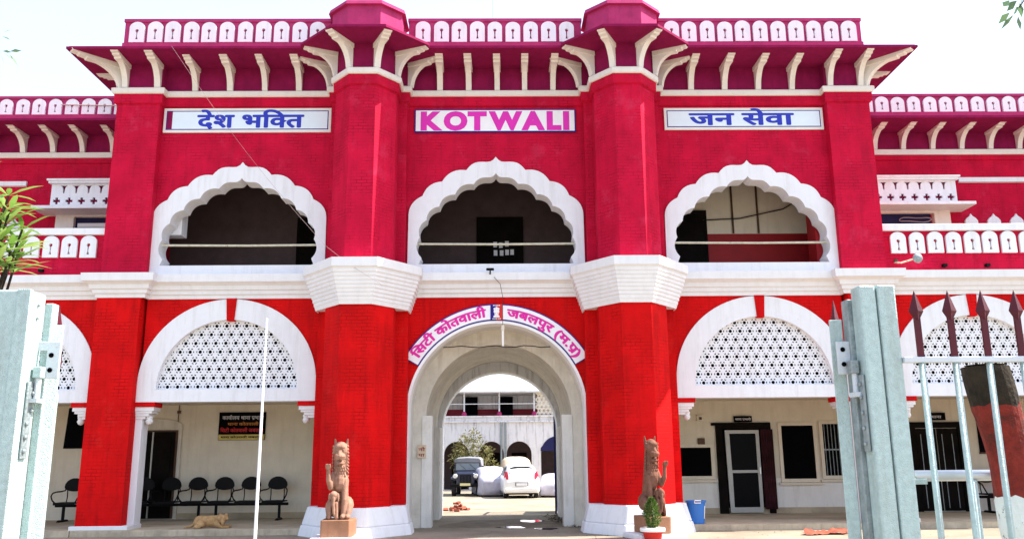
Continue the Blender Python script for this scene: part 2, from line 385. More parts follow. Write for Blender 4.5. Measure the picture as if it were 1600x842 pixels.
# ------------------------------------------------------------------ ground
def tri_sheet(name, x0, x1, y0, y1, z, m, nx=1, ny=1, amp=0):
    mb = MB(); vs = []
    for j in range(ny+1):
        for i in range(nx+1):
            x = x0+(x1-x0)*i/nx; y = y0+(y1-y0)*j/ny
            vs.append((x, y, z+(noise.noise(Vector((x*.3, y*.3, 0)))*amp if amp else 0)))
    mb.add(vs, [(j*(nx+1)+i, j*(nx+1)+i+1, (j+1)*(nx+1)+i+1, (j+1)*(nx+1)+i) for j in range(ny) for i in range(nx)])
    o = mb.build(name, m); return tag(o, kind='structure')
G = -.15
tri_sheet('ground', -400, 400, -300, 500, G, M['ground'])
def patch(name, cx, cy, rx, ry, z, m, seed, n=28):
    r_ = random.Random(seed); mb = MB()
    ph = [r_.uniform(0, 6.28) for _ in range(4)]
    vs = [(cx, cy, z)]
    for i in range(n):
        t = 2*PI*i/n; k = 1+.18*math.sin(2*t+ph[0])+.14*math.sin(3*t+ph[1])+.1*math.sin(5*t+ph[2])
        vs.append((cx+rx*k*math.cos(t), cy+ry*k*math.sin(t), z))
    mb.add(vs, [(0, 1+i, 1+(i+1) % n) for i in range(n)])
    return tag(mb.build(name, m), kind='structure')
patch('damp_ground', .3, 2.6, 1.5, 2.0, G+.004, M['damp'], 3)
patch('puddle', .95, 3.4, .30, .55, G+.008, M['wet'], 4)
patch('puddle', .35, 1.2, .38, .3, G+.008, M['wet'], 5)
patch('puddle', 1.25, .6, .25, .35, G+.008, M['wet'], 8)

# ------------------------------------------------------------------ shared building shapes
def cusped(pts, b=.16):
    """right-hand half of a cusped arch from springing to apex; every step becomes an outward lobe, the last an ogee tip"""
    out = []
    for i in range(len(pts)-1):
        a, c = Vector(pts[i]), Vector(pts[i+1]); d = c-a; n = Vector((d.y, -d.x)); last = i == len(pts)-2
        K = 9
        for k in range(K):
            t = k/K
            if last: off = n*(.10*math.sin(PI*min(t/.62, 1)))-n*(.07*math.sin(PI*max((t-.62)/.38, 0)))
            elif i == 0: off = n*0
            else: off = n*b*4*t*(1-t)
            q = a+d*t+off; out.append((q.x, q.y))
    out.append(tuple(pts[-1]))
    return out
def closed(half, cx):      # mirror a half outline (x>=0) into a closed loop round cx
    r = [(cx+x, z) for x, z in half]
    l = [(cx-x, z) for x, z in reversed(half) if x > 1e-6]
    return r+l
OUTER = [(2.35, 6.36), (2.34, 7.9), (1.97, 8.5), (1.45, 8.90), (.80, 9.22), (0, 9.60)]
INNER = [(2.05, 6.62), (1.98, 6.80), (2.03, 7.35), (1.86, 7.82), (1.52, 8.20), (1.10, 8.53), (.60, 8.82), (0, 9.13)]
def shifted(pts, sx, dz): return [(x*sx, z+dz*max(0, (z-6.62)/(9.6-6.62))) for x, z in pts]
def arch_loops(cx, side):
    o, i = (shifted(OUTER, .985, -.13), shifted(INNER, .985, -.13)) if side else (OUTER, INNER)
    return closed(cusped(o, .17), cx), closed(cusped(i, .2), cx)
def ell(cx, cz, a, b, t0=0, t1=PI, n=40):
    return [(cx+a*math.cos(t0+(t1-t0)*i/n), cz+b*math.sin(t0+(t1-t0)*i/n)) for i in range(n+1)]
def plate_loops(w, h, key=True, r=None):    # arched plate with a keyhole slot
    r = r or w/2
    o = [(-w/2, 0), (w/2, 0), (w/2, h-r*.86)]+[(w/2*math.cos(PI*i/12), h-r*.86+r*.86*math.sin(PI*i/12)) for i in range(1, 12)]+[(-w/2, h-r*.86)]
    if not key: return [o]
    zc = h*.57; kr = w*.115; s = w*.03
    k = [(kr*math.cos(t), zc+kr*math.sin(t)) for t in [R(-65+i*(310/10)) for i in range(11)]]
    k += [(-s, h*.30), (-w*.085, h*.14), (w*.085, h*.14), (s, h*.30)]
    return [o, k]
def merlon_mesh(w=.41, h=.61):
    return MB().slab(plate_loops(w, h), -.06, 0).mesh('merlon', M['white'])
MERLON = merlon_mesh(); WMERLON = merlon_mesh(.40, .50); TMERLON = merlon_mesh(.41, .60)
def bracket_mesh(L, H, w0, w1):
    """curved cantilever bracket: local +y back into the wall, -y outward, z=0 at the belt"""
    mb = MB()
    arc = [(.10+.66*(L-.1)*(1-math.cos(t))**1.0, H*.82*math.sin(t)) for t in [PI/2*i/10 for i in range(11)]]
    stem = [(0, 0), (.09, 0)]+[(a, z) for a, z in arc[1:]]+[(0, H*.82)]
    head = [(0, H*.80), (L*.70, H*.80), (L*.72, H*.86), (L*.84, H*.87), (L*.87, H*.92), (L*.97, H*.93), (L, H), (0, H)]
    def pr(poly, w):
        n = len(poly); vs = [(-w/2, -d, z) for d, z in poly]+[(w/2, -d, z) for d, z in poly]
        tri = tessellate_polygon([[Vector((d, z, 0)) for d, z in poly]])
        mb.add(vs, [tuple(t) for t in tri]+[tuple(i+n for i in reversed(t)) for t in tri]+[(i, (i+1) % n, (i+1) % n+n, i+n) for i in range(n)])
    pr(stem, w0); pr(head, w1)
    return mb.mesh('bracket', M['bracket'])
BR = bracket_mesh(.92, .70, .15, .20); BRC = bracket_mesh(1.35, .70, .16, .22); BRW = bracket_mesh(.92, .60, .15, .20)
def bracket(parent, x, y, z, ang=0, me=None):
    return inst('bracket', me or BR, parent, (x+rnd.uniform(-.015, .015), y, z), ang+rnd.uniform(-.025, .025), (rnd.uniform(.93, 1.07), rnd.uniform(.975, 1.02), 1))
# pierced jali: one tile, six slits round a hexagon
def jali_tile(R0):
    ang = lambda i: R(30+60*i)
    hexa = [(R0*math.cos(ang(i)), R0*math.sin(ang(i))) for i in range(6)]
    loops = [hexa, [(R0*.33*math.cos(ang(i)+R(30)), R0*.33*math.sin(ang(i)+R(30))) for i in range(6)]]
    for i in range(6):
        a = R(60*i); cx, cz = R0*.585*math.cos(a), R0*.585*math.sin(a); u = Vector((-math.sin(a), math.cos(a))); v = Vector((math.cos(a), math.sin(a)))
        loops.append([(cx+u.x*p*R0+v.x*q*R0, cz+u.y*p*R0+v.y*q*R0) for p, q in ((-.19, 0), (-.13, -.095), (.13, -.095), (.19, 0), (.13, .095), (-.13, .095))])
    return loops
def jali(parent, cx, base, a, b, y0, y1):
    pitch = .258; R0 = pitch/math.sqrt(3); loops = jali_tile(R0*.997); mb = MB(); r_ = 0
    z = base+.07
    while z < base+b+.2:
        n = int(a/pitch)+3
        for k in range(-n, n+1):
            x = k*pitch+(pitch/2 if r_ % 2 else 0)
            if (x/(a+.22))**2+((z-base)/(b+.2))**2 < 1:
                mb.slab([[(cx+x+p, z+q) for p, q in lp] for lp in loops], y0, y1)
        z += R0*1.5; r_ += 1
    return mb.build('jali_screen', M['white'], parent)
def arch_panel(parent, cx):
    """white lunette panel over a verandah bay: ring, lintel, red keystone slot and pierced screen"""
    top = ell(cx, 3.55, 2.27, 2.17)
    outer = [(cx+2.27, 3.08)]+top+[(cx-2.27, 3.08)]
    inner = [(cx+1.79, 3.40)]+ell(cx, 3.42, 1.79, 1.76, 0, PI)+[(cx-1.79, 3.40)]
    p = MB().slab([outer, inner], -.04, .36).build('arch_panel', M['white'], parent)
    MB().slab([[(cx-.13, 5.735), (cx+.14, 5.735), (cx+.10, 5.15), (cx-.09, 5.15)]], -.07, .2).build('keystone', M['red'], p)
    jali(p, cx, 3.40, 1.79, 1.76, .10, .118)
    return outer
def corbel(parent, x, s):     # s=+1: sticks out towards +x from a pier face at x
    def X(a): return x+s*a
    def bx(mb, a, b, y0, y1, z0, z1): mb.box(min(X(a), X(b)), max(X(a), X(b)), y0, y1, z0, z1)
    mb = MB(); bx(mb, 0, .47, -.03, .43, 2.86, 2.962); bx(mb, 0, .42, -.01, .41, 2.80, 2.86); bx(mb, 0, .34, .01, .39, 2.73, 2.80); bx(mb, 0, .24, .03, .37, 2.66, 2.73)
    mb.lathe([(.0, 2.52), (.06, 2.545), (.095, 2.61), (.07, 2.67), (.085, 2.70), (.085, 2.74), (0, 2.74)], 14, (X(.31), .16, 0))
    c = mb.build('corbel', M['stucco'], parent, bevel=.008)
    m2 = MB(); bx(m2, -.02, .50, -.06, .44, 2.964, 3.077); m2.build('corbel_cap', M['red'], c)
def mirror(pl): return pl+[(-x, y) for x, y in reversed(pl)]

LEDGE = [(0, 5.73), (.05, 5.73), (.06, 5.82), (.11, 5.84), (.12, 5.93), (.17, 5.95), (.19, 6.05), (.25, 6.09), (.33, 6.13), (.34, 6.33), (0, 6.37)]
TX = 3.42

# ------------------------------------------------------------------ the gatehouse
gh = thing('gatehouse', 'two storey crimson gatehouse with three cusped white balcony arches and two octagonal towers', 'gatehouse')
# pilasters
for s in (-1, 1):
    x0, x1 = sorted((s*10.27, s*9.1))
    p = MB().box(x0, x1, -.25, .5, 6.3, 12.2).build('pilaster', M['crimson'], gh)
    b0, b1 = sorted((s*10.29, s*9.17)); f0, f1 = sorted((s*10.40, s*8.98))
    MB().box(b0, b1, -.27, .5, .09, 5.8).build('pilaster_base', M['red'], p)
    MB().box(f0, f1, -.35, .5, -.14, .09).build('footing', M['stucco'], p, bevel=.012)
# bay walls: upper storey
for cx in (-6.83, 0, 6.83):
    side = cx != 0
    o, i = arch_loops(cx, side)
    xa, xb = (cx-2.27 if cx > 0 else -9.1, cx+2.27 if cx < 0 else 9.1) if side else (-2.4, 2.4)
    if side: xa, xb = (-9.1, -4.44) if cx < 0 else (4.44, 9.1)
    zc = 7.6
    hole = [(cx+(x-cx)*.955, zc+(z-zc)*.955) for x, z in o]
    MB().slab([[(xa, 6.2), (xb, 6.2), (xb, 12.2), (xa, 12.2)], hole], 0, .5).build('bay_wall', M['crimson'], gh)
    MB().slab([o, i], -.06, .46).build('arch_surround', M['white'], gh, bevel=.012)
    MB().tube([(cx-2.2, .15, 7.22), (cx+.2, .15, 7.20), (cx+2.2, .15, 7.21)], .03, 10).build('railing_bar', M['rail'], gh)
    if side:
        c2 = cx*6.9/6.83
        outer = arch_panel(gh, c2)
        lo, hi = (-9.1, -4.55) if cx < 0 else (4.55, 9.1)
        arc = [q for q in outer if lo < q[0] < hi and q[1] > 3.2]
        f = lambda x: 3.55+2.17*math.sqrt(max(0, 1-((x-c2)/2.27)**2))
        MB().slab([[(lo, f(lo)), (lo, 6.2), (hi, 6.2), (hi, f(hi))]+arc], 0, .35).build('spandrel_wall', M['red'], gh)
        sx = -1 if cx < 0 else 1
        jx = sorted((sx*9.2, sx*9.0)); MB().box(jx[0], jx[1], .055, .455, .09, 2.9).build('jamb', M['white'], gh, bevel=.01)
        corbel(gh, sx*9.17, -sx); corbel(gh, sx*4.57, sx)
# central gate wall, lining and vaults
arcg = lambda cx, cz, r, n=36: [(cx+r*math.cos(PI*i/n), cz+r*math.sin(PI*i/n)) for i in range(n+1)]
def gate_slab(y0, y1, cx, cz, r, m, name, W=4.6, T=6.2, parent=gh):
    a = arcg(cx, cz, r)
    poly = [(-W, -.16), (-W, T), (W, T), (W, -.16), (cx+r, -.16)]+a+[(cx-r, -.16)]
    return MB().slab([poly], y0, y1).build(name, m, parent)
gate_slab(0, .5, 0, 2.80, 2.31, M['red'], 'gate_wall')
a_out, a_in = arcg(0, 2.80, 2.31), arcg(0, 2.80, 2.24)
MB().slab([[(2.31, -.16)]+a_out+[(-2.31, -.16), (-2.24, -.16)]+list(reversed(a_in))+[(2.24, -.16)]], -.03, .503).build('gate_arch', M['whiteclean'], gh)
gate_slab(.503, 1.3, 0, 2.80, 2.26, M['passage'], 'gate_chamber')
gate_slab(1.3, 5.6, .05, 2.70, 1.96, M['vault'], 'gate_vault')
gate_slab(5.6, 6.4, .06, 2.50, 1.84, M['oldwhite'], 'gate_rear_arch', T=12.2)
for s in (-1, 1):    # piers inside the passage with a shallow plinth
    MB().box(min(s*1.97, s*1.80)+.05, max(s*1.97, s*1.80)+.05, 4.2, 5.6, G, 2.55).build('passage_pier', M['passage'], gh, bevel=.01)
    MB().box(min(s*2.02, s*1.74), max(s*2.02, s*1.74), 1.27, 1.8, G, 2.75).build('passage_pier', M['passage'], gh, bevel=.01)
MB().tube([(-1.45, .9, 4.54)]+[(-1.2+i*.24, .9+.02*math.sin(i*2.1), 4.55+.025*math.sin(i*1.7)) for i in range(11)]+[(1.45, .9, 4.54)], .014, 6).build('vault_cable', M['blackcable'], gh)
# rear and side shells of the gatehouse
for s in (-1, 1):
    xa, xb = sorted((s*4.6, s*10.27))
    MB().box(xa, xb, 6.1, 6.4, -.15, 12.2).build('rear_wall', M['oldwhite'], gh)
    xa, xb = sorted((s*10.27, s*9.95))
    MB().box(xa, xb, .5, 6.1, 6.3, 12.2).build('side_wall', M['crimson'], gh)
    xa, xb = sorted((s*2.4, s*4.5))
    MB().box(xa, xb, .5, 3.2, 6.21, 11.6).build('gallery_partition', M['gloomwall'], gh)
MB().box(-10.2, 10.2, .02, 6.1, 6.08, 6.2).build('gallery_floor', M['floor'], gh)
MB().box(-9.94, 9.94, .5, 6.09, 11.6, 11.72).build('gallery_ceiling', M['gloomwall'], gh)
MB().box(-9.94, 4.4, 3.2, 3.4, 6.21, 11.6).build('gallery_back_wall', M['gloomwall'], gh)
b = MB().box(4.51, 9.94, 2.3, 2.5, 8.02, 11.6).build('gallery_back_wall', M['cream'], gh)
MB().box(4.51, 9.94, 2.28, 2.5, 6.21, 8.02).build('dado', M['dado'], b)
for x in (7.0, 7.75): MB().tube([(x, 2.25, 8.03), (x, 2.25, 11.5)], .03, 8).build('conduit', M['wood'], b)
MB().tube([(6.1, 2.2, 8.42), (7.2, 2.2, 8.47), (8.5, 2.2, 8.75), (9.1, 2.2, 9.1)], .018, 6).build('wall_cable', M['blackcable'], b)
MB().box(8.75, 9.09, .5, 1.1, 6.21, 10.5).build('gallery_pier', M['dado'], gh)
MB().box(-9.09, -8.55, .5, .9, 7.6, 10.5).build('gallery_pier', M['white'], gh)
for x0, x1, zt in ((4.95, 6.15, 8.66), (-6.0, -4.85, 8.75), (-.55, .75, 8.75)):
    yd = 2.28 if x0 > 4 else 3.2
    d = MB().box(x0, x1, yd-.08, yd, 6.21, zt).build('gallery_door', M['darkwood'], gh)
    MB().box(x0-.06, x0, yd-.1, yd, 6.21, zt+.06).box(x1, x1+.06, yd-.1, yd, 6.21, zt+.06).box(x0, x1, yd-.1, yd, zt, zt+.06).build('door_frame', M['darkwood'], d)
    if x0 == -.55:
        mp = MB()
        for k in range(7):
            px, pz = -.08+(k % 4)*.17+rnd.uniform(-.02, .02), 7.62+(k//4)*.24+rnd.uniform(-.03, .03)
            mp.box(px, px+.11, 3.105, 3.115, pz, pz+.17)
        mp.build('pasted_papers', M['signwhite'], d)
# mouldings
HALF = [(-10.27, 6.4), (-10.27, -.25), (-9.1, -.25), (-9.1, 0), (-4.44, 0), (-4.44, -.3), (-4.22, -.3), (-4.22, -.9), (-3.75, -1.45), (-3.09, -1.45), (-2.62, -.9), (-2.62, -.3), (-2.40, -.3), (-2.40, 0)]
PLAN = mirror(HALF)
MB().sweep([(.002, 11.06), (.06, 11.09), (.07, 11.34), (.002, 11.34)], PLAN).build('string_course', M['crimson'], gh)
MB().sweep([(.002, 11.341), (.10, 11.341), (.13, 11.37), (.13, 11.49), (.09, 11.52), (.002, 11.52)], PLAN).build('belt_course', M['bracket'], gh)
MB().sweep([(.002, 11.521), (.03, 11.521), (.03, 12.199), (.002, 12.199)], PLAN).build('frieze', M['magenta'], gh)
def ledge_run(plan, parent): return MB().sweep(LEDGE, plan).build('ledge', M['stucco'], parent)
ledge_run([(-10.27, .5), (-10.27, -.25), (-9.1, -.25), (-9.1, 0), (-4.5, 0)], gh)
ledge_run([(-2.3, 0), (2.3, 0)], gh)
ledge_run([(4.5, 0), (9.1, 0), (9.1, -.25), (10.27, -.25), (10.27, .5)], gh)
# towers
for s in (-1, 1):
    cx = s*TX
    U = [(cx-1.02, .01), (cx-1.02, -.3), (cx-.80, -.3), (cx-.80, -.9), (cx-.33, -1.45), (cx+.33, -1.45), (cx+.80, -.9), (cx+.80, -.3), (cx+1.02, -.3), (cx+1.02, .01)]
    L = [(cx-1.15, .01), (cx-1.15, -.34), (cx-.85, -.34), (cx-.85, -.95), (cx-.37, -1.5), (cx+.37, -1.5), (cx+.85, -.95), (cx+.85, -.34), (cx+1.15, -.34), (cx+1.15, .01)]
    t = MB().prism(U, 6.3, 12.2).build('tower', M['crimson'], gh)
    MB().prism(L, .3, 5.4).build('tower_base', M['red'], t)
    cap = [(cx-1.15, .02), (cx-1.15, -.55), (cx-.38, -1.52), (cx+.38, -1.52), (cx+1.15, -.55), (cx+1.15, .02)]
    prof = [(0, 5.30)]
    steps = [(.03, 5.30), (.05, 5.37)]
    for k in range(8):
        o_ = .06+.032*k; z_ = 5.40+.093*k; steps += [(o_, z_), (o_+.014, z_+.008), (o_+.018, z_+.080)]
    prof += steps+[(.33, 6.16), (.36, 6.18), (.36, 6.40), (0, 6.46)]
    MB().sweep(prof, cap).build('capital', M['stucco'], t)
    MB().prism(cap, 5.32, 6.44).build('capital_core', M['stucco'], t)
    def grow(e): return [(cx-1.15-e, .03), (cx-1.15-e, -.50-e*.8), (cx-.40-e*.6, -1.55-e), (cx+.40+e*.6, -1.55-e), (cx+1.15+e, -.50-e*.8), (cx+1.15+e, .03)]
    m_ = MB().prism(grow(.22), G-.02, .10, poly2=grow(.16)).prism(grow(.14), .10, .52, poly2=grow(.03))
    m_.build('plinth', M['white'], t, bevel=.03)
    oc = [(-.46, -1), (.46, -1), (1.0, -.46), (1.0, .46), (.46, 1), (-.46, 1), (-1.0, .46), (-1.0, -.46)]
    dx = s*3.46
    MB().prism([(dx+x*.94, -.42+y*.94) for x, y in oc], 12.28, 13.38).prism([(dx+x*1.04, -.42+y*1.04) for x, y in oc], 13.38, 13.50, poly2=[(dx+x*1.0, -.42+y*1.0) for x, y in oc]).build('turret_drum', M['pinkpaint'], t)
    for px, py, a in ((cx-.33, -1.45, -27), (cx+.33, -1.45, 27), (cx-.80, -.95, -66), (cx+.80, -.95, 66)):
        bracket(gh, px, py, 11.52, R(a))
    for px, a in ((cx-1.08, -62), (cx+1.08, 62)): bracket(gh, px, -.28, 11.52, R(a))
# eave slab (its own outline, octagons over the towers), parapets
EH = [(-11.27, 6.4), (-11.27, -1.25), (-5.10, -1.25), (-5.10, -1.40), (-4.11, -2.40), (-2.73, -2.40), (-1.74, -1.40), (-1.74, -1.25)]
EV = mirror(EH)
mb = MB().prism(EV, 12.2, 12.265).build('eave', M['magenta'], gh)
EI = mirror([(-11.22, 6.4), (-11.22, -1.20), (-5.05, -1.20), (-5.05, -1.36), (-4.09, -2.35), (-2.75, -2.35), (-1.79, -1.36), (-1.79, -1.20)])
MB().prism(EI, 12.265, 12.30).build('eave_edge', M['pinkpaint'], mb)
SPANS = ((-10.17, -4.52), (-2.38, 2.38), (4.52, 10.17))
for xa, xb in SPANS:
    p = MB().box(xa, xb, -.42, -.22, 12.30, 13.40).box(xa-.02, xb+.02, -.46, -.18, 13.40, 13.49).box(xa-.02, xb+.02, -.47, -.18, 12.62, 12.77).build('parapet', M['pinkpaint'], gh)
    n = int((xb-xa-.1)/.494); x = (xa+xb)/2-(n-1)*.494/2
    for k in range(n): inst('merlon', MERLON, p, (x+k*.494+rnd.uniform(-.008, .008), -.425, 12.78+rnd.uniform(-.006, .006)), 0, (rnd.uniform(.96, 1.03), 1, rnd.uniform(.97, 1.02)))
for s in (-1, 1):
    x_ = sorted((s*10.17, s*9.97)); MB().box(x_[0], x_[1], -.2, 6.4, 12.30, 13.45).build('parapet', M['pinkpaint'], gh)
    # wall brackets
    for x in (9.20, 8.24, 7.30, 6.35, 5.42): bracket(gh, s*x, -.02 if x < 9.15 else -.27, 11.52)
    bracket(gh, s*10.05, -.27, 11.52)
    bracket(gh, s*10.22, -.22, 11.52, R(45*s), BRC)
    for y in (.3, 1.3, 2.3, 3.3, 4.3): bracket(gh, s*10.27, y, 11.52, R(90*s))
for x in (-1.53, -.75, .04, .82, 1.58): bracket(gh, x, -.02, 11.52)
# verandahs
for s in (-1, 1):
    xa, xb = sorted((s*2.45, s*9.98))
    xi = sorted((s*4.56, s*10.3))
    MB().box(xi[0], xi[1], -.42, 3.5, -.155, 0).build('verandah_floor', M['floor'], gh)
    MB().box(xi[0]+.001, xi[1]-.001, -.47, -.42, -.155, -.006).build('kerb', M['kerb'], gh, bevel=.01)
    MB().box(xi[0], xi[1], 3.5, 3.7, -.15, 6.08).build('verandah_back_wall', M['cream'], gh)
    MB().box(xi[0], xi[1], 3.47, 3.5, 0, .16).build('skirting', M['floor'], gh)
    MB().box(xi[0]+.02, xi[1]-.02, .36, 3.5, 3.22, 3.34).build('added_low_ceiling', M['cream'], gh)  # low ceiling added to darken the space behind the jali
    MB().box(xi[0]+.02, xi[1]-.02, .5, .54, 3.34, 6.08).build('added_dark_backing', M['void'], gh)  # unseen black sheet added so the jali holes read dark
    if s > 0: MB().box(xi[0]+.01, xi[1]-.01, 3.488, 3.5, .16, .98).build('verandah_dado', M['dadowhite'], gh)
# ------------------------------------------------------------------ the side wings
def pointed_niche(w, h):
    return [(-w/2, 0), (w/2, 0), (w/2, h*.55), (w*.34, h*.72), (w*.12, h*.84), (0, h), (-w*.12, h*.84), (-w*.34, h*.72), (-w/2, h*.55)]
def cross_loop(cx, cz, a, b):
    return [(cx+x, cz+z) for x, z in [(-a, -b), (-b, -b), (-b, -a), (b, -a), (b, -b), (a, -b), (a, b), (b, b), (b, a), (-b, a), (-b, b), (-a, b)]]
def wing(s):
    w = thing('side_wing', 'left wing of the police station, set back behind its first floor terrace' if s < 0 else 'right wing of the police station, seen above and behind the railing spears', 'building wing')
    E_ = 20.6
    def bx(x0, x1, y0, y1, z0, z1, name, m, parent=w, bevel=0):
        a, b2 = sorted((s*x0, s*x1)); return MB().box(a, b2, y0, y1, z0, z1).build(name, m, parent, bevel=bevel)
    def plan(pl): return [(s*x, y) for x, y in pl] if s > 0 else [(s*x, y) for x, y in reversed(pl)]
    def run(prof, pl, name, m, parent=w): return MB().sweep(prof, plan(pl)).build(name, m, parent)
    # ground floor arcade
    for c in (12.52, 18.3):
        outer = arch_panel(w, s*c)
        lo, hi = sorted((s*(10.29 if c < 15 else 15.95), s*(14.95 if c < 15 else E_)))
        f = lambda x: 3.55+2.17*math.sqrt(max(0, 1-((x-s*c)/2.27)**2)) if abs(x-s*c) < 2.27 else 3.08
        arc = [q for q in outer if lo < q[0] < hi and q[1] > 3.08]
        MB().slab([[(lo, f(lo)), (lo, 6.2), (hi, 6.2), (hi, f(hi))]+arc], 0, .35).build('spandrel_wall', M['red'], w)
    bx(14.85, 16.0, -.25, .5, .05, 5.8, 'pilaster', M['red'])
    bx(14.8, 16.05, -.3, .5, -.14, .05, 'footing', M['white'])
    bx(14.6, 14.85, .02, .46, 0, 3.08, 'jamb', M['white'])
    corbel(w, s*10.28, s); corbel(w, s*14.6, -s)
    run(LEDGE, [(10.28, 0), (14.85, 0), (14.85, -.25), (16.0, -.25), (16.0, 0), (E_, 0)], 'ledge', M['stucco'])
    bx(10.32, E_, -.42, 3.5, -.155, 0, 'verandah_floor', M['floor'])
    bx(10.32, E_, -.47, -.42, -.155, -.006, 'kerb', M['kerb'])
    bx(10.32, E_, 3.5, 3.7, -.15, 6.08, 'verandah_back_wall', M['cream'])
    bx(10.32, E_, .36, 3.5, 3.22, 3.34, 'added_low_ceiling', M['cream'])  # added slab that keeps the wing's jali space dark
    bx(10.32, E_, .5, .54, 3.34, 6.08, 'added_dark_backing', M['void'])  # black backing added behind the wing's jali holes
    if s > 0: bx(10.32, E_, 3.488, 3.5, 0, .98, 'verandah_dado', M['dadowhite'])
    bx(10.32, E_, .02, 6.4, 6.08, 6.37, 'terrace_floor', M['floor'])
    bx(E_, E_+.3, 0, 6.4, -.15, 11.4, 'end_wall', M['crimson'])
    # terrace parapet with keyhole plates
    p = bx(10.28, E_, -.02, .16, 6.37, 7.46, 'terrace_parapet', M['crimson'])
    bx(10.28, E_, -.12, .24, 7.46, 7.64, 'coping', M['white'], p, bevel=.012)
    for k in range(20): inst('merlon', TMERLON, p, (s*(10.74+k*.495)+rnd.uniform(-.008, .008), -.025, 6.85+rnd.uniform(-.008, .006)), 0, (rnd.uniform(.96, 1.03), 1, rnd.uniform(.95, 1.0)))
    for x in (11.9, 13.05, 14.2): bx(x-.05, x+.05, -.14, 0, 6.46, 6.54, 'drain_spout', M['black'], p)
    # first floor, set back
    bx(9.9, E_, 3, 3.3, 6.37, 11.5, 'upper_wall', M['crimson'])
    run([(.002, 10.52), (.05, 10.55), (.05, 10.70), (.002, 10.70)], [(9.9, 3), (E_, 3)], 'string_course', M['crimson'])
    run([(.002, 10.701), (.10, 10.701), (.12, 10.74), (.12, 10.86), (.002, 10.88)], [(9.9, 3), (E_, 3)], 'belt_course', M['bracket'])
    run([(.002, 10.881), (.03, 10.881), (.03, 11.44), (.002, 11.44)], [(9.9, 3), (E_, 3)], 'frieze', M['magenta'])
    run([(.002, 9.80), (.07, 9.82), (.07, 9.96), (.002, 9.98)], [(14.3, 3), (E_, 3)], 'white_band', M['white'])
    bx(9.9, E_+.3, 1.75, 6.4, 11.44, 11.51, 'eave', M['magenta'])
    bx(9.9, E_+.3, 1.80, 6.4, 11.51, 11.55, 'eave_edge', M['pinkpaint'])
    q = bx(9.9, E_, 2.45, 2.65, 11.55, 12.42, 'parapet', M['pinkpaint'])
    bx(9.9, E_, 2.40, 2.70, 12.42, 12.50, 'coping', M['pinkpaint'], q)
    bx(9.9, E_, 2.40, 2.66, 11.78, 11.90, 'parapet_band', M['pinkpaint'], q)
    for k in range(19): inst('merlon', WMERLON, q, (s*(11.4+k*.495)+rnd.uniform(-.008, .008), 2.445, 11.90+rnd.uniform(-.006, .006)), 0, (rnd.uniform(.96, 1.03), 1, rnd.uniform(.97, 1.02)))
    for k in range(10): bracket(w, s*(10.86+k*.91), 2.98, 10.88, 0, BRW)
    for k in range(5): MB().slab([[(s*(14.53+k*.70)+x, 8.30+z) for x, z in pointed_niche(.40, .50)]], 2.93, 3.0).build('niche_plate', M['white'], w, bevel=.01)
    # projecting window hood with little arches and crosses
    he = 13.2 if s < 0 else 13.85
    n = int((he-10.9)/.365); pitch = .365; a, b = sorted((s*(he-n*pitch), s*he))
    H_ = lambda z: 8.95+(z-9.10)*.89
    loops = [[(a, H_(9.10)), (b, H_(9.10)), (b, H_(9.92)), (a, H_(9.92))]]
    for k in range(1, n):
        x = a+k*pitch; loops.append([(x+p, H_(z)) for p, z in ((-.022, 9.60), (.022, 9.60), (.03, 9.74), (.055, 9.82), (.115, 9.86), (-.115, 9.86), (-.055, 9.82), (-.03, 9.74))])
    for k in range(n): loops.append(cross_loop(a+(k+.5)*pitch, H_(9.33), .105, .038))
    hd = MB().slab(loops, 2.36, 2.42).build('window_hood', M['white'], w)
    MB().box(a, b, 2.46, 3.0, H_(9.10), H_(9.92)).build('hood_box', M['magenta'], hd)
    MB().box(a-.06, b+.06, 2.26, 3.0, H_(9.92), H_(10.0)).box(a-.1, b+.1, 2.22, 3.0, H_(10.0), H_(10.06)).build('hood_cornice', M['white'], hd)
    a2, b2 = sorted((s*10.9, s*(he+.42))); MB().box(a2, b2, 2.12, 3.0, 8.86, 8.95).build('hood_slab', M['white'], hd)
    a, b = sorted((s*11.0, s*he))
    MB().slab([[(a-.05, 7.5), (b+.0, 7.5), (b+.0, 8.95), (a-.05, 8.95)], [(a+.5, 7.6), (b-.5, 7.6), (b-.5, 8.80), (a+.5, 8.80)]], 2.84, 3.02).build('window_surround', M['bracket'], hd, bevel=.015)
    v = MB().box(a+.5, b-.55, 2.97, 2.995, 7.55, 8.85).build('shutter_window', M['bluevoid'], hd)
    if s < 0: MB().box(-12.6, -11.4, 2.90, 2.96, 8.50, 8.62).build('shutter_rail', M['white'], v)
    else: MB().tube([(12.75+.5*math.cos(t*.4), 2.82, 8.58+.07*math.sin(t*.4)+.02*math.sin(t*1.3)) for t in range(17)], .014, 6).build('cable_coil', M['cable'], v)
    return w
WL, WR = wing(-1), wing(1)

# ------------------------------------------------------------------ doors, windows and boards of the verandahs (fixed to the back wall)
BW = 3.5
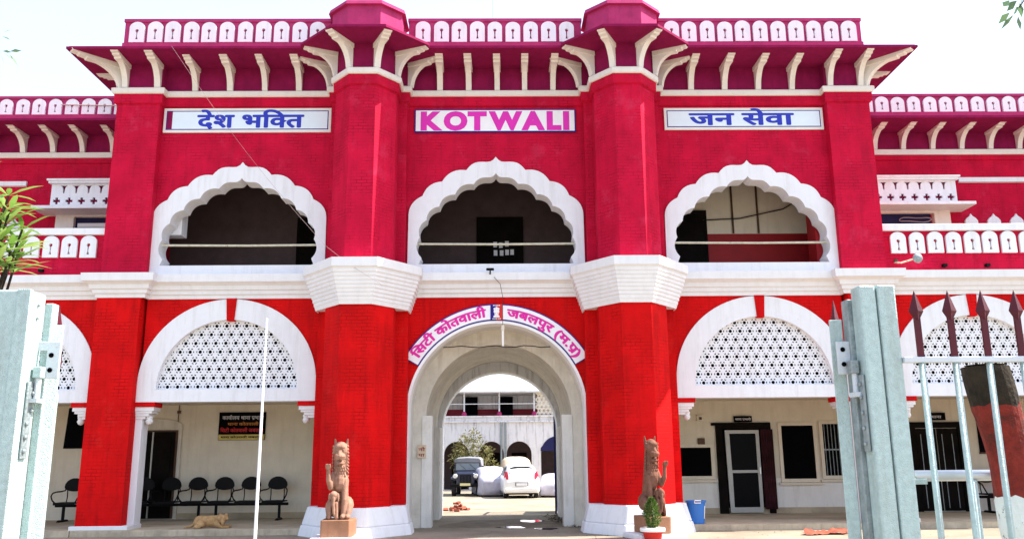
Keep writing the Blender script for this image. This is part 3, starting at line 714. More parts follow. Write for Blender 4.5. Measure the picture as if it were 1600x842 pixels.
# left: dark double door with an arched head
d = thing('verandah_door', 'dark double door with arched head, behind the benches of the left verandah', 'door', (-10.02, BW, 0))
MB().slab([[(-10.82, 0), (-9.22, 0), (-9.22, 2.62)]+[(-10.02+.8*math.cos(PI*i/14), 2.62+.22*math.sin(PI*i/14)) for i in range(1, 14)]+[(-10.82, 2.62)]], BW-.05, BW-.003).build('door_surround', M['vault'], d)
MB().box(-10.72, -9.32, BW-.08, BW-.05, .02, 2.5).build('door_frame', M['wood'], d)
for x0, x1 in ((-10.67, -10.05), (-9.99, -9.38)):
    lf = MB().box(x0, x1, BW-.11, BW-.08, .03, 2.45).build('door_leaf', M['darkwood'], d)
    for z0, z1 in ((.2, 1.05), (1.2, 2.3)): MB().box(x0+.1, x1-.1, BW-.125, BW-.11, z0, z1).build('door_panel', M['darkwood'], lf, bevel=.006)
MB().box(-10.04, -10.00, BW-.12, BW-.08, .03, 2.45).build('door_mullion', M['alu'], d)
# notice board with four lines of writing
nb = thing('notice_board', 'black noticeboard with white, orange and red Hindi lines and a yellow strip, left verandah', 'notice board', (-7.48, BW-.03, 2.2))
MB().box(-8.16, -6.80, BW-.05, BW-.002, 2.20, 3.00).build('board', M['blacksheet'], nb)
MB().box(-8.15, -6.81, BW-.056, BW-.05, 2.21, 2.36).build('yellow_strip', M['yellowstrip'], nb)
KARY = '\u0915\u093e\u092fQ\u093e\u0932\u092f \u0925\u093e\u0928\u093e P\u092d\u093e\u0930\u0940'
lettering('white_lettering', KARY, M['greyink'], nb, flat_place(-8.06, BW-.052, 2.79), .155, .02, 1.2)
lettering('orange_lettering', '\u0925\u093e\u0928\u093e \u0915\u094b\u0924\u0935\u093e\u0932\u0940', M['orangeink'], nb, flat_place(-7.9, BW-.052, 2.62), .12, .02, .9)
lettering('red_lettering', '\u0938\u093f\u091f\u0940 \u0915\u094b\u0924\u0935\u093e\u0932\u0940 \u091c\u092c\u0932\u092a\u0941\u0930'.replace('\u0938\u093f', '\u093f\u0938'), M['redink'], nb, flat_place(-8.10, BW-.052, 2.43), .15, .025, 1.26)
lettering('black_lettering', '\u0925\u093e\u0928\u093e \u0915\u094b\u0924\u0935\u093e\u0932\u0940 \u091c\u092c\u0932\u092a\u0941\u0930', M['black'], nb, flat_place(-8.08, BW-.057, 2.255), .085, .03, 1.22)
# left end board
lb = thing('blackboard', 'plain black board with a ragged top edge, high beside the left pilaster', 'board', (-12.18, BW, 2.0))
MB().slab([[(-12.62, 2.0), (-11.08, 2.0), (-11.08, 2.95), (-11.38, 3.02), (-11.88, 3.16), (-12.23, 3.12), (-12.40, 3.18), (-12.56, 3.16)]], BW-.05, BW-.003).build('board', M['blacksheet'], lb)
# right: aluminium door in a dark frame
d = thing('aluminium_door', 'aluminium framed dark glass door in the right verandah, a maroon curtain beside it', 'door', (7.25, BW, 0))
MB().slab([[(6.42, 0), (6.68, 0), (6.60, 2.40), (7.86, 2.40), (7.86, 0), (8.04, 0), (8.04, 2.58), (6.30, 2.58), (6.30, 2.50), (6.42, 2.5)]], BW-.09, BW-.003).build('door_frame', M['darkwood'], d)
MB().slab([[(6.70, .03), (7.66, .03), (7.66, 2.36), (6.66, 2.36)], [(6.82, .18), (7.56, .18), (7.56, 1.14), (6.82, 1.14)], [(6.81, 1.22), (7.56, 1.22), (7.56, 2.26), (6.79, 2.26)]], BW-.15, BW-.10).build('door_leaf', M['alu'], d, bevel=.004)
MB().box(6.80, 7.58, BW-.125, BW-.115, .1, 2.3).build('door_glass', M['glassdark'], d)
MB().box(7.60, 7.64, BW-.20, BW-.15, 1.1, 1.3).build('door_handle', M['pipe'], d, bevel=.005)
MB().box(6.62, 7.86, BW-.02, BW-.004, .0, 2.42).build('dark_room', M['void'], d)
cu = MB(); P = []
for i in range(25): P.append((7.70+i*.015, BW-.16+.022*math.sin(i*1.5)))
cu.add([(x, y, .12) for x, y in P]+[(x, y, 2.38) for x, y in P], [(i, i+1, 26+i, 25+i) for i in range(24)])
cu.build('curtain', M['curtain'], d, smooth=True)
sg = thing('door_nameplate', 'small dark blue nameplate over the aluminium door', 'sign', (7.23, BW-.09, 2.58))
MB().box(6.96, 7.50, BW-.11, BW-.085, 2.59, 2.77).build('plate', M['blacksheet'], sg)
lettering('lettering', '\u0925\u093e\u0928\u093e P\u092d\u093e\u0930\u0940', M['greyink'], sg, flat_place(7.0, BW-.112, 2.645), .085, .03, .46)
def window(label, x0, x1, z0, z1, bars=0, name='verandah_window'):
    w = thing(name, label, 'window', ((x0+x1)/2, BW, z0))
    MB().slab([[(x0-.1, z0-.1), (x1+.1, z0-.1), (x1+.1, z1+.1), (x0-.1, z1+.1)], [(x0, z0), (x1, z0), (x1, z1), (x0, z1)]], BW-.06, BW-.003).build('window_frame', M['cream'], w, bevel=.006)
    MB().box(x0, x1, BW-.03, BW-.02, z0, z1).build('pane', M['void'], w)
    MB().box(x0-.16, x1+.16, BW-.10, BW-.003, z0-.18, z0-.11).build('sill', M['cream'], w, bevel=.006)
    if bars:
        mb = MB()
        for k in range(bars):
            x = x0+(k+.5)*(x1-x0)/bars; mb.tube([(x, BW-.045, z0), (x, BW-.045, z1)], .011, 6)
        mb.box(x0, x1, BW-.05, BW-.04, (z0+z1)/2-.02, (z0+z1)/2+.02)
        mb.build('window_bars', M['weld'], w)
    return w
window('small square dark window above the blue bin', 5.32, 6.24, 1.06, 1.87)
window('tall dark window right of the aluminium door', 8.36, 9.30, .96, 2.48)
window('barred window at the right end of the right verandah', 9.58, 10.5, 1.04, 2.52, 9)
for x, z, l in ((5.98, 2.72, 'small cream fuse box, upper one above the square window'), (5.98, 2.05, 'small brown fuse box, lower one above the square window')):
    t = thing('fuse_box', l, 'fuse box', (x, BW, z))
    MB().box(x-.10, x+.10, BW-.09, BW-.003, z-.09, z+.09).build('case', M['cream' if z > 2.5 else 'wood'], t, bevel=.012)
    MB().box(x-.04, x+.04, BW-.11, BW-.09, z-.05, z+.03).build('cover', M['wood'], t, bevel=.005)
d = thing('plank_door', 'dark plank door behind the fence bars, right wing verandah', 'door', (12.95, BW, 0))
MB().slab([[(12.15, 0), (12.32, 0), (12.32, 2.38), (13.58, 2.38), (13.58, 0), (13.75, 0), (13.75, 2.55), (12.15, 2.55)]], BW-.09, BW-.003).build('door_frame', M['darkwood'], d)
for x0, x1 in ((12.34, 12.93), (12.97, 13.56)):
    lf = MB().box(x0, x1, BW-.06, BW-.02, .02, 2.36).build('door_leaf', M['darkwood'], d)
    for k in range(2): MB().box(x0+.12+k*.3, x0+.14+k*.3, BW-.07, BW-.06, .1, 2.2).build('batten', M['weld'], lf)
sg = thing('door_nameplate', 'small dark nameplate over the plank door', 'sign', (12.95, BW-.09, 2.58))
MB().box(12.7, 13.25, BW-.11, BW-.085, 2.60, 2.82).build('plate', M['blacksheet'], sg)
lettering('lettering', '\u0925\u093e\u0928\u093e', M['greyink'], sg, flat_place(12.82, BW-.112, 2.66), .11, .03, .3)
t = thing('wall_chart', 'dark framed chart on the wall right of the plank door', 'chart', (14.6, BW, 1.7))
MB().box(14.2, 15.3, BW-.03, BW-.003, 1.65, 2.6).build('chart', M['blacksheet'], t); MB().box(14.17, 15.33, BW-.045, BW-.03, 2.57, 2.62).box(14.17, 15.33, BW-.045, BW-.03, 1.62, 1.67).build('frame', M['wood'], t)
t = thing('switch_board', 'small brown switch board near the right edge of the left verandah', 'switch board', (-4.85, BW, 1.8))
MB().box(-5.35, -5.12, BW-.05, BW-.003, 1.72, 1.86).build('case', M['wood'], t, bevel=.01); MB().box(-5.3, -5.25, BW-.06, BW-.05, 1.76, 1.82).build('switch', M['cream'], t)

# ------------------------------------------------------------------ signs on the facade
def sign(label, x0, x1, z0, z1, y, border, panel, inset, text, ink, tx0, tw, tz, th, bold, latin=None, line=None):
    s = thing('sign_board', label, 'sign', ((x0+x1)/2, y, z0))
    MB().box(x0, x1, y-.05, y-.002, z0, z1).build('board', border, s, bevel=.006)
    if line: MB().box(x0+inset-.025, x1-inset+.025, y-.053, y-.05, z0+inset-.025, z1-inset+.025).build('border_line', line, s)
    MB().box(x0+inset, x1-inset, y-.056, y-.053 if line else y-.05, z0+inset, z1-inset).build('panel', panel, s)
    lettering('lettering', text, ink, s, flat_place(tx0, y-.056, tz), th, bold, tw, latin)
    return s
s1 = sign('white signboard with blue Hindi words over the left balcony arch', -9.06, -4.50, 10.33, 11.03, 0, M['signcream'], M['signblue'], .10,
     '\u0926\u0947\u0936 \u092d\u093fK\u0924'.replace('\u092d\u093fK\u0924', '\u092d\u093fK\u0924'), M['blueink'], -8.12, 2.86, 10.47, .56, .035, line=M['navy'])
MB().box(-8.96, -8.82, -.060, -.056, 10.43, 10.93).build('purple_band', M['magenta'], s1)
sign('white signboard with blue Hindi words over the right balcony arch', 4.64, 9.04, 10.36, 11.0, 0, M['signcream'], M['signblue'], .10,
     '\u091c\u0928 \u0938\u0947\u0935\u093e', M['blueink'], 5.35, 2.85, 10.50, .52, .035, line=M['navy'])
sign('white signboard reading KOTWALI in pink capitals', -2.22, 2.20, 10.31, 10.98, 0, M['navy'], M['signwhite'], .035, 'KOT WALI', M['kotpink'], -2.06, 4.12, 10.40, .69, 0, latin=.064)
# arched sign round the gate
t = thing('arch_sign', 'curved white sign with magenta Hindi lettering over the gateway', 'sign', (0, 0, 5.0))
def arc_band(r0, r1, a0, a1, n=40, cz=2.80):
    return [(r1*math.sin(a0+(a1-a0)*i/n), cz+r1*math.cos(a0+(a1-a0)*i/n)) for i in range(n+1)]+[(r0*math.sin(a1+(a0-a1)*i/n), cz+r0*math.cos(a1+(a0-a1)*i/n)) for i in range(n+1)]
MB().slab([arc_band(2.315, 2.745, R(-60.5), R(60.5))], -.045, -.002).build('border', M['navy'], t)
MB().slab([arc_band(2.345, 2.715, R(-60), R(60))], -.055, -.045).build('panel', M['signwhite'], t)
hi_ = '\u093f\u0938\u091f\u0940 \u0915\u094b\u0924\u0935\u093e\u0932\u0940'; hj = '\u091c\u092c\u0932\u092a\u0941\u0930 (\u092e.P)'
RR = 2.42
lettering('lettering', hi_, M['pinkink'], t, arc_place(0, 2.80, RR, -.055, R(-56.5)), .315, .048, RR*R(50))
lettering('lettering', hj, M['pinkink'], t, arc_place(0, 2.80, RR, -.055, R(6.5)), .315, .048, RR*R(50.5))
# emblem panel: two colours, a pillar capital with three heads and its base in white
em = thing('emblem_panel', 'small blue and red panel with a white pillar capital emblem, centre of the arched sign', 'emblem', (0, -.06, 5.14))
MB().box(-.16, 0, -.066, -.056, 5.12, 5.54).build('blue_half', M['navy'], em); MB().box(0, .16, -.066, -.056, 5.12, 5.54).build('red_half', M['redink'], em)
e = MB()
e.slab([[(-.075, 5.19), (.075, 5.19), (.085, 5.215), (.06, 5.24), (-.06, 5.24), (-.085, 5.215)]], -.074, -.066)
e.slab([[(-.05, 5.245), (.05, 5.245), (.055, 5.285), (-.055, 5.285)]], -.074, -.066)
for cx_, cz_, rx, rz in ((0, 5.35, .045, .065), (-.045, 5.345, .03, .05), (.045, 5.345, .03, .05), (0, 5.43, .036, .036), (-.055, 5.415, .025, .028), (.055, 5.415, .025, .028)):
    e.ball((cx_, -.068, cz_), (rx, .012, rz), 12)
e.build('capital_emblem', M['whiteclean'], em)
lettering('motto', '\u0938\u0924\u092f\u092e\u0947\u0935 \u091c\u092f\u0924\u0947', M['whiteclean'], em, flat_place(-.11, -.066, 5.135), .045, .03, .22)
mw = MB()
for k in range(5): mw.box(-.09+k*.038, -.062+k*.038, -.072, -.066, 5.49, 5.515)
mw.build('small_marks', M['whiteclean'], em)
# wall notice inside the passage
t = thing('passage_notice', 'small cream notice with red characters on the left wall of the gateway passage', 'sign', (-2.0, 1.25, 1.6))
MB().box(-2.13, -1.90, 1.235, 1.268, 1.64, 1.98).build('panel', M['beigecover'], t)
lettering('lettering', '\u0928\u094b', M['maroon'], t, flat_place(-2.10, 1.235, 1.82), .12, .02, .17)
lettering('lettering', '\u092a\u093e', M['maroon'], t, flat_place(-2.10, 1.235, 1.68), .11, .02, .16)

# ------------------------------------------------------------------ sculpted bodies
def blob_mesh(prims, material, voxel=.02, smooth=4, rough=0):
    """prims: ('b', centre, radii) balls and ('c', [(point, radius)...]) tapered limbs, fused into one continuous skin"""
    mb = MB()
    for p in prims:
        if p[0] == 'b': mb.ball(p[1], p[2], 12)
        elif p[0] == 'c':
            pts = p[1]
            for i in range(len(pts)-1):
                (a, ra), (b, rb) = pts[i], pts[i+1]; a, b = Vector(a), Vector(b)
                n = max(3, int((b-a).length/(.35*min(ra, rb)))+1)
                for k in range(n+1):
                    t = k/n; r = ra+(rb-ra)*t; mb.ball(a.lerp(b, t), r, 10)
    me = mb.mesh('blob', material); o = bpy.data.objects.new('blob', me); COL.objects.link(o)
    r = o.modifiers.new('r', 'REMESH'); r.mode = 'VOXEL'; r.voxel_size = voxel
    sm = o.modifiers.new('s', 'SMOOTH'); sm.iterations = smooth; sm.factor = .5
    bpy.context.view_layer.update()
    out = bpy.data.meshes.new_from_object(o.evaluated_get(bpy.context.evaluated_depsgraph_get()))
    bpy.data.objects.remove(o); bpy.data.meshes.remove(me)
    for p in out.polygons: p.use_smooth = True
    if not out.materials: out.materials.append(material)
    return out
def mesh_obj(name, me, parent, loc=(0, 0, 0), rz=0, scale=(1, 1, 1)):
    me.name = name; return inst(name, me, parent, loc, rz, scale)
# --- stone lions
def lion_prims():
    P = [('c', [((0, .14, .26), .25), ((0, .06, .60), .23), ((0, -.02, .95), .215), ((0, -.06, 1.22), .20), ((0, -.10, 1.42), .19)]),
         ('b', (0, -.13, .82), (.22, .19, .26)), ('b', (0, -.15, 1.50), (.215, .22, .19)), ('b', (0, -.30, 1.56), (.15, .10, .07)),
         ('c', [((0, -.28, 1.50), .075), ((0, -.40, 1.38), .065)]),
         ('b', (0, -.34, 1.36), (.165, .15, .075)), ('b', (0, -.30, 1.21), (.12, .13, .045)), ('b', (0, -.42, 1.40), (.06, .05, .045)),
         ('c', [((.15, -.06, 1.60), .05), ((.18, -.08, 1.73), .025)]), ('c', [((-.15, -.06, 1.60), .05), ((-.18, -.08, 1.73), .025)]),
         ('c', [((.20, .10, .30), .19), ((.25, -.10, .26), .15), ((.26, -.24, .10), .08)]), ('b', (.26, -.30, .06), (.085, .14, .06)),
         ('c', [((-.20, .10, .30), .19), ((-.25, -.10, .26), .15), ((-.27, -.2, .10), .08)]), ('b', (-.27, -.24, .06), (.085, .14, .06)),
         ('c', [((.15, -.16, .82), .11), ((.16, -.26, .42), .085), ((.13, -.28, .10), .07)]), ('b', (.13, -.34, .06), (.08, .12, .06)),
         ('c', [((-.16, -.12, .92), .11), ((-.24, -.26, .70), .085), ((-.29, -.38, .84), .07), ((-.30, -.40, 1.05), .06)]), ('b', (-.30, -.43, 1.12), (.085, .075, .065))]
    for k in range(4): P.append(('c', [((-.36+k*.04, -.48, 1.13), .022), ((-.36+k*.04, -.50, 1.19), .016)]))
    for s in (-1, 1):
        P.append(('b', (s*.085, -.335, 1.50), (.035, .03, .028)))
        for k in range(12):
            t = k/11; P.append(('b', (s*(.205+.015*math.sin(t*3)), -.20+.10*t, 1.58-.80*t), .030))
        for k in range(5): P.append(('b', (s*(.03+k*.03), -.44+.012*k*k*.6, 1.30), .018))
    for r_ in range(5):
        for k in range(5): P.append(('b', (-.13+k*.065+(.03 if r_ % 2 else 0), -.245-.03*math.cos((k-2)*.6)+.03*r_*.2, 1.12-.06*r_), .03))
    return P
def cub_prims():
    return [('b', (-.13, -.34, .50), (.13, .12, .115)), ('b', (-.13, -.42, .53), (.10, .07, .07)), ('c', [((-.13, -.44, .46), .06), ((-.13, -.47, .32), .045), ((-.11, -.45, .16), .035), ((-.08, -.43, .08), .03)]),
            ('b', (-.25, -.34, .47), (.035, .08, .10)), ('b', (-.01, -.34, .47), (.035, .08, .10)), ('c', [((-.13, -.24, .38), .14), ((-.13, -.20, .2), .15)]),
            ('c', [((-.21, -.38, .34), .06), ((-.24, -.42, .06), .05)]), ('c', [((-.05, -.38, .34), .055), ((-.03, -.42, .06), .05)])]
LION = blob_mesh(lion_prims(), M['stone'], .012, 1); CUB = blob_mesh(cub_prims(), M['stone'], .011, 1)
def lion(label, loc, rz, mir, sm=None):
    t = thing('lion_statue', label, 'statue', loc, rz, 'stone lions guarding the gateway')
    o = [(-.37, -.52), (.30, -.52), (.40, -.40), (.40, .40), (-.40, .40), (-.40, -.49)]
    local('pedestal', MB().prism([(x*(.74 if mir else .88), y*.9) for x, y in o], 0, .36), M['ped'], t, bevel=.015)
    local('base_slab', MB().box(-.55, .55, -.62, .45, -.12, -.002), M['white'], t, bevel=.02)
    sc = (-.70, .85, 1) if mir else (.78, .88, 1)
    l_, c_ = LION, CUB
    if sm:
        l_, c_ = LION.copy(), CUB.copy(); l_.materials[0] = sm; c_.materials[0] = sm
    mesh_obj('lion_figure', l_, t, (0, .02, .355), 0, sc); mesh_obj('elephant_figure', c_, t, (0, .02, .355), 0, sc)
lion('pale stone lion with its paw raised to the left, before the left tower', (-3.52, -2.2, -.03), R(4), False)
lion('brown stone lion with shade darkened colour, behind the little bush, before the right tower', (3.47, -2.2, -.03), R(14), True, M['stoneshade'])
# --- sleeping dog
dp = [('c', [((-.26, 0, .13), .125), ((-.05, -.02, .14), .115), ((.16, 0, .14), .12), ((.24, -.03, .17), .085)]), ('c', [((.22, -.03, .18), .085), ((.34, -.10, .17), .075)]),
      ('b', (.36, -.13, .19), (.10, .10, .085)), ('c', [((.37, -.19, .16), .06), ((.40, -.29, .10), .042)]), ('c', [((.29, -.12, .27), .035), ((.25, -.16, .18), .024)]), ('c', [((.43, -.12, .27), .035), ((.48, -.16, .18), .024)]),
      ('c', [((.18, -.10, .09), .055), ((.34, -.22, .035), .035), ((.52, -.24, .03), .03)]), ('c', [((.16, .08, .08), .05), ((.36, .06, .035), .032), ((.56, -.10, .03), .028)]),
      ('c', [((-.28, -.06, .12), .11), ((-.12, -.17, .08), .06), ((-.30, -.22, .035), .035), ((-.16, -.28, .03), .03)]), ('c', [((-.36, .02, .08), .04), ((-.46, -.10, .03), .028), ((-.54, -.24, .025), .02)])]
t = thing('dog', 'tan dog lying curled on the edge of the left verandah floor', 'dog', (-7.12, .02, 0), R(4))
mesh_obj('dog_body', blob_mesh(dp, M['fur'], .012, 3), t, scale=(.98, .98, 1.18))

# --- steel waiting benches
def oval_back():
    mb = MB(); n = 18
    ring = [(.25*math.cos(2*PI*i/n), .19*math.sin(2*PI*i/n)*(1.0 if math.sin(2*PI*i/n) > 0 else .52)) for i in range(n)]
    mb.slab([[(x, z+.735) for x, z in ring]], .20, .225); return mb
BACKM = oval_back().mesh('backrest', M['black'])
ARMM = MB().tube([(-.03, -.22, .40), (.03, -.26, .46), (.075, -.25, .55), (.07, -.18, .615), (.04, -.05, .635), (0, .10, .64), (-.05, .20, .66), (-.07, .212, .74)], .016, 8).mesh('arm_loop', M['black'])
STM = MB().tube([(0, .20, .40), (0, .235, .52), (0, .215, .70)], .014, 8).mesh('back_tube', M['black'])
def bench(label, loc, n, rz=0):
    t = thing('waiting_bench', label, 'bench', loc, rz, 'black steel waiting benches in the verandahs'); t.scale = (1.1, 1.1, 1.27)
    w = n*.68
    local('beam', MB().box(-w/2, w/2, -.03, .04, .31, .37), M['black'], t, bevel=.008)
    for s in (-1, 1):
        local('leg', MB().box(s*(w/2-.22)-.03, s*(w/2-.22)+.03, -.03, .03, .04, .31).frustum((s*(w/2-.22)-.04, s*(w/2-.22)+.04, -.26, .26), (s*(w/2-.22)-.03, s*(w/2-.22)+.03, -.2, .2), 0, .045), M['black'], t, bevel=.006)
    for k in range(n):
        x = -w/2+.34+k*.68
        st = local('seat', MB().box(x-.27, x+.27, -.26, .20, .385, .415).box(x-.27, x+.27, -.28, -.26, .36, .415), M['black'], t, bevel=.012)
        inst('backrest', BACKM, st, (x, 0, 0))
        for s in (-1, 1): inst('arm_loop', ARMM, st, (x+s*.27, 0, 0), 0, (s, 1, 1)); inst('back_tube', STM, st, (x+s*.17, 0, 0))
bench('three seat black bench before the arched door, left verandah', (-9.22, 2.75, 0), 3)
bench('three seat black bench under the noticeboard, left verandah', (-6.98, 2.75, 0), 3)
bench('black bench half hidden by the left pilaster, beneath the blackboard', (-11.2, 2.75, 0), 3)
bench('black bench seen through the railing beside the plank door, right wing', (14.75, 2.75, 0), 3)

# --- blue bin
t = thing('dustbin', 'blue plastic bin with a white handle on the right verandah edge', 'bin', (4.93, -.12, 0))
local('bucket', MB().lathe([(0, 0), (.185, 0), (.19, .02), (.225, .50), (.255, .51), (.26, .545), (.235, .55), (.225, .54), (.18, .05), (0, .05)], 28), M['bluplas'], t, smooth=False, bevel=.004)
local('handle', MB().tube([(-.09, -.265, .50), (-.09, -.285, .56), (.06, -.285, .56), (.06, -.265, .50), (-.09, -.265, .50)], .014, 8), M['whiteplas'], t)
local('sticker', MB().add([(.235*math.cos(a)*k, .235*math.sin(a)*k, z) for z, k in ((.12, .86), (.42, .97)) for a in (R(-42), R(-34), R(-26))], [(0, 1, 4, 3), (1, 2, 5, 4)]), M['whiteplas'], t)
# --- potted bush before the right lion
def leaves(mb, n, sampler, L, W, r_, droop=.3, updir=None):
    for _ in range(n):
        p, d = sampler(); d = (d+Vector((r_.uniform(-.5, .5), r_.uniform(-.5, .5), r_.uniform(-.5, .5)))).normalized()
        sdir = d.cross(Vector((r_.uniform(-1, 1), r_.uniform(-1, 1), r_.uniform(-1, 1)))).normalized()
        l = L*r_.uniform(.7, 1.25); w = W*r_.uniform(.7, 1.2); mid = p+d*l*.5+Vector((0, 0, -droop*l*.1)); tip = p+d*l+Vector((0, 0, -droop*l*.35))
        mb.add([p, mid+sdir*w/2, tip, mid-sdir*w/2], [(0, 1, 2, 3)])
t = thing('potted_bush', 'small clipped green bush in a red pot with a white rim', 'potted plant', (3.34, -2.95, G))
local('pot', MB().lathe([(0, 0), (.17, 0), (.225, .24), (.20, .24), (.19, .20), (0, .20)], 24), M['terracotta'], t, bevel=.004)
local('rim', MB().lathe([(.215, .20), (.265, .205), (.275, .245), (.265, .28), (.215, .28)], 24), M['whiteplas'], t, bevel=.004)
local('stem', MB().tube([(0, 0, .2), (.01, 0, .45), (0, 0, .75)], [.02, .015, .008]), M['bark'], t)
fo = MB(); r_ = random.Random(3)
def smp():
    z = r_.random(); rad = (.155*(1-(2*z-.85)**2*.7))*math.sqrt(r_.uniform(.15, 1)); a = r_.uniform(0, 2*PI)
    rad *= 1+.25*math.sin(3*a+9*z)
    return Vector((rad*math.cos(a), rad*math.sin(a), .27+.62*z)), Vector((math.cos(a), math.sin(a), .8))
leaves(fo, 1900, smp, .055, .022, r_)
local('foliage', fo, M['leafbush'], t)
# --- rag on the ground
rg = MB(); r_ = random.Random(5); nx, ny = 14, 8; vs = []
for j in range(ny+1):
    for i in range(nx+1):
        u, v = i/nx-.5, j/ny-.5; x = 1.05*u*(1+.25*v)+.1*math.sin(5*v); y = .55*v+.08*math.sin(4*u+1)
        vs.append((x, y, .012+.15*abs(noise.noise(Vector((u*5, v*5, 1))))+.28*max(0, math.sin(9*u+4*v))**2*(.25-v*v)))
rg.add(vs, [(j*(nx+1)+i, j*(nx+1)+i+1, (j+1)*(nx+1)+i+1, (j+1)*(nx+1)+i) for j in range(ny) for i in range(nx)])
t = tag(rg.build('crumpled_sheet', M['rag'], smooth=True), 'rust red crumpled sheet lying on the ground before the right verandah', 'sheet'); t.location = (7.55, -1.7, G)

# --- small fittings on the facade
t = thing('pendant_lamp', 'thin lamp on a cord hanging before the gateway below the arched sign', 'lamp', (.16, -.30, 5.9))
MB().tube([(-.06, -.36, 6.2), (.10, -.32, 6.02), (.16, -.30, 5.7), (.16, -.30, 4.93)], .007, 6).build('cord', M['blackcable'], t)
MB().lathe([(0, 4.80), (.045, 4.80), (.05, 4.92), (.02, 4.95), (0, 4.95)], 12, (.16, -.30, 0)).build('lamp_holder', M['cream'], t)
MB().lathe([(0, 4.40), (.028, 4.41), (.032, 4.80), (0, 4.80)], 12, (.16, -.30, 0)).build('bulb_tube', M['lampglow'], t)
t = thing('ledge_lamp', 'small dark lamp on the white ledge above the gateway', 'lamp', (-.15, -.34, 6.2))
MB().box(-.26, -.06, -.42, -.34, 6.37, 6.43).build('lamp_case', M['black'], t, bevel=.015); MB().tube([(-.16, -.30, 6.37), (-.16, -.36, 6.28)], .02).build('bracket_arm', M['black'], t)
t = thing('security_camera', 'small camera on the red wall at the right end of the arched sign', 'security camera', (2.42, 0, 4.15))
MB().box(2.38, 2.46, -.05, -.002, 4.10, 4.20).build('mount', M['wood'], t); MB().tube([(2.50, -.03, 4.19), (2.38, -.20, 4.13)], .038, 10).build('camera_body', M['stucco'], t)
t = thing('floodlight', 'round floodlight on a short arm below the right terrace', 'floodlight', (10.8, -.1, 6.5))
MB().tube([(10.60, -.03, 6.60), (10.62, -.35, 6.52), (10.98, -.38, 6.62)], .022, 8).build('arm', M['rail'], t)
MB().lathe([(0, 0), (.10, .01), (.13, .06), (.12, .12), (.05, .17), (0, .17)], 16, (0, 0, 0), lambda v: Vector((11.02+v.x, -.40+v.z*-.6, 6.62+v.y))).build('lamp_head', M['weld'], t)
MB().ball((10.62, -.06, 6.64), (.06, .05, .05)).build('junction_box', M['wood'], t)
t = thing('wall_conduit', 'thin pale pipe fixed along the white ornament of the left wing parapet', 'pipe', (-12.2, 2.36, 12.1))
MB().tube([(-13.2, 2.36, 12.2), (-11.3, 2.36, 12.16)], .016, 6).build('conduit', M['cable'], t)
t = thing('overhead_wire', 'thin pale wire sagging from the left roof edge down to the left tower capital', 'wire', (-8.5, -1.5, 12.2))
pa, pb = Vector((-8.5, -1.28, 12.25)), Vector((-4.2, -1.66, 6.75)); pc = Vector((-2.75, -1.98, 5.70))
MB().tube([pa.lerp(pb, k/14)+Vector((0, 0, -.22*math.sin(PI*k/14))) for k in range(15)]+[pb.lerp(pc, k/4)+Vector((0, 0, -.05*math.sin(PI*k/4))) for k in range(1, 5)], .003, 5).build('wire_strand', M['cable'], t)
t = thing('roof_mast', 'thin mast on the roof above the KOTWALI board'.replace('KOTWALI', 'centre sign'), 'mast', (-.05, .6, 12.3))
MB().tube([(-.05, .6, 12.3), (-.05, .6, 16)], .025, 8).build('mast_pole', M['pipe'], t); MB().frustum((-.2, .1, .45, .75), (-.13, .03, .52, .68), 12.3, 12.45).build('mast_foot', M['pinkpaint'], t)
t = thing('white_pole', 'slim white pole standing in front of the left verandah', 'pole', (-3.49, -9, G))
local('shaft', MB().tube([(0, 0, 0), (0, 0, 2), (0, 0, 3.86)], [.026, .021, .015], 12), M['pole'], t); local('cap', MB().ball((0, 0, 3.87), (.018, .018, .016)), M['pole'], t)
local('foot_plate', MB().box(-.09, .09, -.09, .09, 0, .02), M['weld'], t)
# ------------------------------------------------------------------ courtyard beyond the gateway
for s in (-1, 1):
    t = thing('iron_gate_leaf', ('dark iron gate leaf folded open on the left side of the passage', 'dark iron gate leaf folded open on the right side of the passage')[s > 0], 'gate leaf', (s*1.86, 6.45, G), R(90-s*5), 'inner gate leaves')
    local('gate_frame', MB().box(0, 1.7, -.025, .025, .06, .12).box(0, 1.7, -.025, .025, 2.95, 3.02).box(0, .06, -.03, .03, 0, 3.1).box(1.64, 1.7, -.03, .03, .06, 3.02).box(0, 1.7, -.02, .02, 1.3, 1.36), M['bluevoid'] if s > 0 else M['darkwood'], t)
    mb = MB()
    for k in range(13): mb.tube([(.12+k*.12, 0, .1), (.12+k*.12, 0, 3.0)], .012, 6)
    local('bars', mb, M['blacksheet'], t); local('sheet_panel', MB().box(.06, 1.64, -.006, .006, .12, 1.3), M['blacksheet'], t)
cb = thing('courtyard_building', 'mildewed white arcaded building across the courtyard, with a red painted upper floor', 'building', (0, 28, G))
def hole_arch(cx, hw, z0, zs): return [(cx-hw, z0), (cx+hw, z0), (cx+hw, zs)]+[(cx+hw*math.cos(PI*i/14), zs+hw*math.sin(PI*i/14)) for i in range(1, 14)]+[(cx-hw, zs)]
YB = 28
cs = [-10.6, -7.9, -5.2, -2.45, -.45, 1.15, 3.35, 6.1, 8.8]
hs = [hole_arch(c, .72 if c not in (3.35,) else .95, -.10, 1.86) for c in cs]
MB().slab([[(-14, -.15), (14, -.15), (14, 3.66), (-14, 3.66)]]+hs, YB, YB+.4).build('arcade_wall', M['oldwhite'], cb)
MB().box(-14, 14, YB-.12, YB+.5, 3.66, 3.74).box(-14, 14, YB-.05, YB+.5, 3.74, 3.95).box(-14, 14, YB-.14, YB+.5, 3.95, 4.03).build('ledge', M['oldwhite'], cb)
MB().box(-14, 14, YB+2.6, YB+2.8, 3.6, 5.4).build('back_wall', M['oldwhite'], cb)
